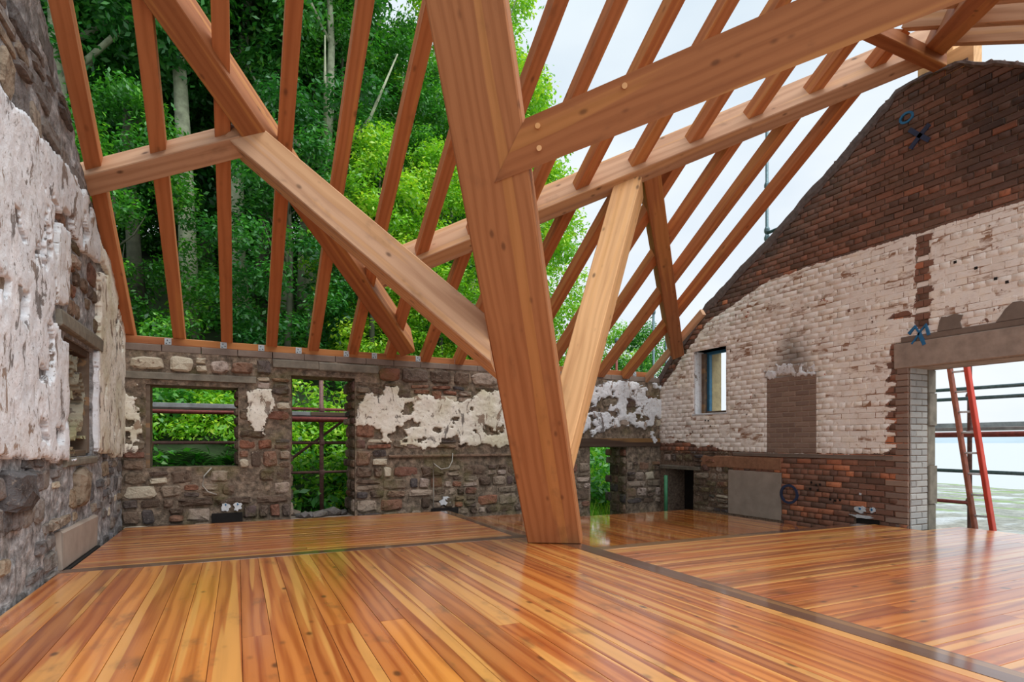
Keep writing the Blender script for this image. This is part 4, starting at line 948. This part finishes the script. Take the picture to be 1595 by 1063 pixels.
lad = root('ladder', (8.4, 4.0, -.6), label='red framed ladder leaning on the scaffold outside the gable opening', category='ladder')
la0, la1 = Vector((8.36, 4.03, -.62)), Vector((8.36, 4.46, 2.45)); lb0, lb1 = Vector((8.36, 3.84, -.62)), Vector((8.36, 4.265, 2.45))
beam('rail', la0, la1, (1, 0, 0), .075, .042, M['brownrail'], lad, .006, label='worn brown rail'); beam('rail', lb0, lb1, (1, 0, 0), .075, .05, M['redrail'], lad, .006)
for t in np.arange(.06, .98, .085): tube('rung', [la0.lerp(la1, t), lb0.lerp(lb1, t)], .014, M['steel'], lad, 8)
# rear scaffold seen through the window and door of the back wall
sb = root('scaffold', (0, 9.6, -.6), label='rusty tube scaffold with a plank deck behind the back wall openings', category='scaffold')
TB = lambda n, a_, b_, r, m: tube(n, [a_, b_], r, M[m], sb, 10)
TB('ledger', (-2.0, 9.6, 1.825), (0.3, 9.6, 1.845), .022, 'steel'); TB('ledger', (0.5, 9.6, 1.53), (2.2, 9.6, 1.52), .024, 'rust')
TB('ledger', (-2.0, 9.45, 1.44), (0.35, 9.45, 1.44), .03, 'rust'); TB('ledger', (-2.0, 9.6, 1.0), (2.4, 9.6, 1.0), .024, 'darktube'); TB('ledger', (0.5, 9.6, .53), (2.2, 9.6, .54), .022, 'darktube')
TB('standard', (1.20, 9.55, -.55), (1.19, 9.55, 2.15), .034, 'darktube'); TB('brace', (0.6, 9.75, .62), (1.85, 9.75, 1.58), .022, 'darktube')
TB('ledger', (0.5, 9.45, 1.36), (2.2, 9.45, 1.36), .04, 'rust')
for j in range(3): box('board', (-2.0, 9.5 + .23 * j, 1.48), (.35, 9.72 + .23 * j, 1.52), M['board'], sb)
for j in range(2): box('board', (.5, 9.5 + .23 * j, 1.40), (2.2, 9.72 + .23 * j, 1.435), M['board'], sb)
box('toe_board', (-2.0, 9.47, 1.50), (.35, 9.50, 1.565), M['board'], sb); box('toe_board', (.5, 9.47, 1.42), (1.02, 9.50, 1.48), M['board'], sb); box('toe_board', (1.03, 9.47, 1.42), (2.2, 9.50, 1.48), M['oldwood'], sb)
for z_ in (1.52, 1.36, 1.0, .53): coupler((1.20, 9.55, z_), sb)
# poles rising behind the gable and back corner
def pole(x, y, z0, z1, label, r=.026, m='galv', cp=()):
    p = root('scaffold_pole', (x, y, z0), label=label, category='scaffold pole')
    tube('tube', [(x, y, z0), (x, y, z1)], r, M[m], p, 10)
    for c_ in cp: coupler((x, y, c_), p, M['galv'])
    return p
pp = pole(8.0, 6.96, -.6, 7.2, 'tall grey scaffold pole behind the middle of the gable slope', cp=(5.3, 4.42, 4.55))
tube('tube', [(8.0, 6.96, 4.50), (8.0, 5.2, 4.55)], .026, M['galv'], pp, 10); tube('tube', [(8.0, 6.96, 4.42), (8.6, 6.3, 4.40)], .024, M['galv'], pp, 10)
pole(8.05, 9.95, -.6, 4.15, 'scaffold pole rising behind the back corner beside the brown diagonal beam', cp=(3.8,))
pole(8.6, 10.2, -.6, 4.5, 'taller thin scaffold pole further behind the back corner', cp=(4.0,))
pr = pole(7.2, 10.1, -.6, 3.2, 'red scaffold pole with a sloping tube behind the pale strut', m='rust', cp=(3.15,)); tube('tube', [(7.2, 10.1, 3.15), (8.0, 10.6, 3.32)], .026, M['galv'], pr, 10)
pole(7.0, 9.8, -.6, 2.0, 'dark scaffold pole in the narrow doorway beside the gable', m='darktube', r=.03)
tube('drain_pipe', [(7.12, 8.45, -.3), (7.12, 8.45, .40)], .035, M['green'], None, 10, label='green plastic pipe upright in the corner by the fireplace hole', category='pipe')
tube('cable', [(2.99, 8.46, .84), (2.96, 8.40, .72), (2.90, 8.38, .62), (2.78, 8.38, .60), (2.70, 8.39, .66), (2.66, 8.40, .70), (2.66, 8.39, .4), (2.66, 8.39, .02)], .008, M['wire'], None, 6, label='pale loop of cable hanging on the dark stones of the back wall', category='cable')
tube('cable', [(-0.30, 8.33, .68), (-.38, 8.29, .58), (-.40, 8.27, .46), (-.34, 8.28, .38), (-.24, 8.30, .34)], .008, M['wire'], None, 6, label='thin cable drooping from the sill of the back window', category='cable')

# ------------------------------------------------------------------ trees and undergrowth
def leaves(n, centers, rad, size, rs, flat=0.5):
    c = centers[rs.randint(0, len(centers), n)]; r_ = rad[rs.randint(0, len(rad), n)][:, None] if np.ndim(rad) else rad
    d = rs.normal(size=(n, 3)); d /= np.linalg.norm(d, axis=1)[:, None]
    p = c + d * (rs.uniform(.35, 1, (n, 1)) ** .6) * r_ * np.array([1, 1, .62])
    nrm = rs.normal(size=(n, 3)) * flat + np.array([0, 0, .8]) + d * .5; nrm /= np.linalg.norm(nrm, axis=1)[:, None]
    a = np.cross(nrm, rs.normal(size=(n, 3))); a /= np.linalg.norm(a, axis=1)[:, None]; b = np.cross(nrm, a)
    s = rs.uniform(.65, 1.25, (n, 1)) * size
    v = np.stack([p - a * s, p - b * s * .45 + nrm * s * .1, p + a * s, p + b * s * .45 + nrm * s * .1], 1).reshape(-1, 3)
    f = np.arange(4 * n).reshape(-1, 4)
    # a clump keeps one hue of its own, leaves vary round it
    hue = np.clip(rs.uniform(0, 1, n) * .6 + .4 * _h((c[:, 0] * 50).astype(np.int64), (c[:, 2] * 50).astype(np.int64), 3), 0, 1)
    return v, f, np.repeat(hue, 4)
def crown_mesh(name, seed, H, R, n, zlow, size, ncl):
    rs = np.random.RandomState(seed); t = rs.uniform(0, 1, ncl); z = zlow + (H - zlow) * t
    prof = np.clip(np.sin(np.pi * (0.12 + .86 * t)) ** .7, .15, 1) * R
    ang = rs.uniform(0, 6.28, ncl); rr = prof * rs.uniform(.35, 1, ncl) ** .5
    cen = np.stack([np.cos(ang) * rr, np.sin(ang) * rr, z], 1)
    v, f, h = leaves(n, cen, rs.uniform(.4, 1.0, ncl) * R * .42, size, rs)
    return fastmesh(name, v, f, {'rnd': h})
def trunk_mesh(name, seed, H, r0, bend):
    rs = np.random.RandomState(seed); V = []; F_ = []
    def add(pts, taper, seg):
        v, f = tube_vf(pts, 0, seg, taper); o0 = len(V); V.extend(v); F_.extend([tuple(o0 + i for i in q) for q in f])
    n = 9; ph = rs.uniform(0, 6.28)
    pts = [Vector((bend * math.sin(ph + t * 3.2) * t, bend * math.cos(ph + t * 2.6) * t, H * .92 * t)) for t in np.linspace(0, 1, n)]
    add(pts, [r0 * (1.25 if i == 0 else 1 - .85 * i / (n - 1)) for i in range(n)], 9)
    for k_ in range(7):
        i = rs.randint(3, n - 1); p = pts[i]; a_ = rs.uniform(0, 6.28); L = H * rs.uniform(.1, .2)
        q = [p, p + Vector((math.cos(a_) * L * .5, math.sin(a_) * L * .5, L * .5)), p + Vector((math.cos(a_) * L * .8, math.sin(a_) * L * .8, L * 1.1))]
        rb = r0 * (1 - .85 * i / (n - 1)) * .5; add(q, [rb, rb * .7, rb * .25], 6)
    return mesh(name, V, F_, smooth=True)
CR = [crown_mesh('foliage', 101, 15, 2.6, 26000, 3.0, .105, 110), crown_mesh('foliage', 102, 17, 2.8, 24000, 6.0, .105, 90),
      crown_mesh('foliage', 103, 12, 2.6, 30000, 0.8, .10, 120), crown_mesh('foliage', 104, 9, 2.2, 20000, .6, .085, 80), crown_mesh('foliage', 105, 17, 2.3, 14000, 6.5, .10, 55)]
TRK = [trunk_mesh('trunk', 201, 15, .20, .5), trunk_mesh('trunk', 202, 17, .22, .6), trunk_mesh('trunk', 203, 12, .15, .4), trunk_mesh('trunk', 204, 9, .12, .4), trunk_mesh('trunk', 205, 17, .23, .9)]
for i, cm in enumerate(CR): cm.materials.append(M['leaf_a'])
def matcopy(me, mat):
    m2 = me.copy(); m2.materials.clear(); m2.materials.append(mat); return m2
CRd = [matcopy(c_, M['leaf_b']) for c_ in CR]; CRc = [matcopy(c_, M['leaf_c']) for c_ in CR]
for i, t_ in enumerate(TRK): t_.materials.append(M['bark'] if i != 3 else M['bark_dark'])
TRKd = [matcopy(t_, M['bark_dark']) for t_ in TRK]
trees = [  # x, y, kind, tone, scale, label
    (-3.55, 14.4, 4, 'b', .95, 'tall tree with a bent lichen-grey trunk behind the leftmost rafter'),
    (-2.75, 13.6, 4, 'b', .85, 'straight pale-trunked tree between the first two rafters'),
    (-0.95, 14.2, 1, 'b', .9, 'slim tree with a grey trunk left of the third rafter'),
    (0.05, 14.8, 4, 'a', .9, 'leafy tree with a grey trunk between the third and fourth rafters'),
    (1.05, 15.4, 1, 'b', .92, 'tall dark tree at the fourth rafter'),
    (1.55, 13.8, 4, 'b', .72, 'thin pale-stemmed tree between the fourth and fifth rafters'),
    (1.6, 15.8, 1, 'a', .9, 'tall tree behind the fifth rafter'),
    (4.1, 15.2, 1, 'a', .48, 'green tree behind the sixth rafter'),
    (5.5, 16.0, 0, 'a', .5, 'leafy tree left of the leaning post top'),
    (6.7, 17.0, 1, 'c', .76, 'bright-leaved tree whose crown shows on both sides of the post'),
    (8.6, 19.0, 2, 'c', .95, 'bright green tree at the right end of the wood, beside the post'),
    (9.6, 18.8, 3, 'c', 1.0, 'low bright tree just right of the post'),
    (-5.4, 18.5, 2, 'b', 1.35, 'dark tree at the far left of the wood behind the gable rubble'),
    (-3.3, 18.6, 2, 'b', 1.3, 'big dark tree in the second row behind the first rafter'),
    (-0.8, 19.0, 2, 'b', 1.3, 'big dark tree in the second row behind the third rafter'),
    (0.9, 19.4, 2, 'b', 1.05, 'big tree in the second row behind the fourth rafter'),
    (4.6, 20.0, 2, 'a', .62, 'big tree in the second row behind the sixth rafter'),
    (7.4, 22.0, 2, 'a', .66, 'rounded tree in the second row left of the post'),
    (-6.0, 24.0, 1, 'b', 1.25, 'back-row tree at the left edge of the wood'),
    (-2.0, 25.0, 2, 'b', 1.7, 'back-row tree behind the second rafter gap'),
    (-.3, 25.5, 2, 'b', 1.65, 'back-row tree behind the fifth rafter gap'),
    (6.4, 26.0, 2, 'a', .75, 'back-row tree behind the seventh rafter gap'),
    (-1.9, 12.6, 3, 'a', .62, 'bushy sapling above the wall plate at the second rafter'),
    (0.9, 12.9, 3, 'b', .66, 'dark sapling above the wall plate at the fourth rafter'),
    (2.7, 12.8, 3, 'c', .62, 'bright sapling above the wall plate at the fifth rafter'),
    (4.4, 13.4, 3, 'c', .62, 'yellow-green sapling above the wall plate left of the post'),
    (6.0, 14.0, 3, 'a', .62, 'small green tree behind the post at the wall plate'),
    (-2.0, 15.2, 4, 'b', .7, 'thin grey stem with a high crown behind the second rafter'),
    (0.55, 16.2, 4, 'b', .75, 'thin grey stem with a high crown behind the fourth rafter'),
    (2.0, 14.6, 4, 'a', .55, 'slender pale stem with a light crown behind the sixth rafter'),
    (3.4, 16.0, 4, 'a', .42, 'slender pale stem with a light crown left of the seventh rafter'),
    (14.2, 19.6, 3, 'c', .80, 'small distant tree beyond the pale strut'),
    (12.9, 16.6, 3, 'a', .70, 'small distant tree between the last two rafters at the corner'),
]
for i, (x, y, k_, tone, s_, lab) in enumerate(trees):
    z_ = float(hill_z(np.array(x), np.array(y))) - .1
    r_ = root('tree', (x, y, z_), label=lab, category='tree', group='woodland trees behind the building')
    rz = (i * 2.39) % 6.28
    link('trunk', (TRKd if i >= 12 else TRK)[k_], None, r_, (0, 0, 0), (0, 0, rz)).scale = (s_, s_, s_)
    link('foliage', {'a': CR, 'b': CRd, 'c': CRc}[tone][k_], None, r_, (0, 0, 0), (0, 0, rz), kind='stuff').scale = (s_, s_, s_)
# undergrowth on the bank
rs = np.random.RandomState(301)
nc = 900; ux = rs.uniform(-10, 13, nc); uy = 9.9 + rs.uniform(0, 1, nc) ** 1.3 * 15.0
uz = hill_z(ux, uy) + rs.uniform(.0, .55, nc); uc = np.stack([ux, uy, uz], 1)
v, f, h = leaves(90000, uc, rs.uniform(.25, .75, nc), .075, rs, .7)
link('undergrowth', fastmesh('undergrowth', v, f, {'rnd': h}), M['leaf_a'], kind='stuff', label='dense leafy undergrowth on the bank behind the back wall', category='undergrowth')
nc = 220; ux = rs.uniform(-2.5, 3.4, nc); uy = np.where(ux < .5, rs.uniform(11.15, 12.8, nc), rs.uniform(9.95, 11.6, nc)); uz = hill_z(ux, uy) + np.where(ux < .5, rs.uniform(0.0, .45, nc), rs.uniform(0.1, .9, nc))
v, f, h = leaves(26000, np.stack([ux, uy, uz], 1), rs.uniform(.15, .4, nc), .055, rs, .6)
link('bright_weeds', fastmesh('bright_weeds', v, f, {'rnd': h}), M['leaf_c'], kind='stuff', label='bright yellow-green weeds just outside the back window and doorway', category='weeds')
def grass(name, n, x0, x1, y0, y1, hh, label):
    x = rs.uniform(x0, x1, n); y = rs.uniform(y0, y1, n); z = hill_z(x, y); a_ = rs.uniform(0, 6.28, n); L = rs.uniform(.4, 1, n) * hh; w = .012
    lean = rs.normal(size=(n, 2)) * .25 * L[:, None]
    b0 = np.stack([x + np.cos(a_) * w, y + np.sin(a_) * w, z], 1); b1 = np.stack([x - np.cos(a_) * w, y - np.sin(a_) * w, z], 1); tp = np.stack([x + lean[:, 0], y + lean[:, 1], z + L], 1)
    link(name, fastmesh(name, np.stack([b0, b1, tp], 1).reshape(-1, 3), np.arange(3 * n).reshape(-1, 3), {'rnd': np.repeat(rs.uniform(0, 1, n), 3)}), M['grassy'], kind='stuff', label=label, category='grass')
grass('meadow_grass', 30000, 5.0, 12.0, 9.2, 17.0, .5, 'tall bright meadow grass seen through the narrow doorway by the gable')
# bushes seen through the narrow doorway
for i, (x, y, s_, lab) in enumerate(((7.9, 14.6, .13, 'green bush hanging over the meadow grass in the narrow doorway'), (11.2, 19.0, .26, 'dark bush at the back of the meadow in the narrow doorway'))):
    r_ = root('bush', (x, y, -.6), label=lab, category='bush'); link('foliage', CR[3] if i == 0 else CRd[3], None, r_, kind='stuff').scale = (s_ * 1.6, s_ * 1.6, s_ * 1.3); link('trunk', TRKd[3], None, r_).scale = (s_, s_, s_)
# ferns outside the back window
def fern_vf(rs, n=11, L=.8):
    V = []; F_ = []; H = []
    for k_ in range(n):
        a_ = 6.2832 * k_ / n + rs.uniform(-.2, .2); l_ = L * rs.uniform(.75, 1.1); d = np.array([math.cos(a_), math.sin(a_), 0]); sd = np.array([-d[1], d[0], 0])
        m = 16; hue = rs.uniform(0, 1)
        for j in range(1, m):
            t = j / m; p = d * l_ * t * .9 + np.array([0, 0, l_ * (.95 * t - .75 * t * t)]); w = l_ * .30 * math.sin(math.pi * min(1, .12 + t * .9)) ; 
            for sg in (-1, 1):
                e = p + sd * sg * w + d * w * .35; q0 = p - d * l_ * .018; q1 = p + d * l_ * .018; o0 = len(V)
                V += [q0, e - d * .004, e + d * .004, q1]; F_.append((o0, o0 + 1, o0 + 2, o0 + 3)); H += [hue] * 4
    return np.array(V), np.array(F_), np.array(H)
for i, (x, y, dz_, lab) in enumerate(((-1.0, 10.7, .10, 'large arching fern at the left of the back window'), (-.35, 10.8, .05, 'pale green fern in the middle of the back window'), (.15, 10.75, .08, 'small fern at the right of the back window'))):
    v, f, h = fern_vf(np.random.RandomState(400 + i), 14, 1.0 if i < 2 else .65)
    link('fern', fastmesh('fern', v, f, {'rnd': h}), M['fern'], None, (x, y, float(hill_z(np.array(x), np.array(y))) + dz_), label=lab, category='fern')
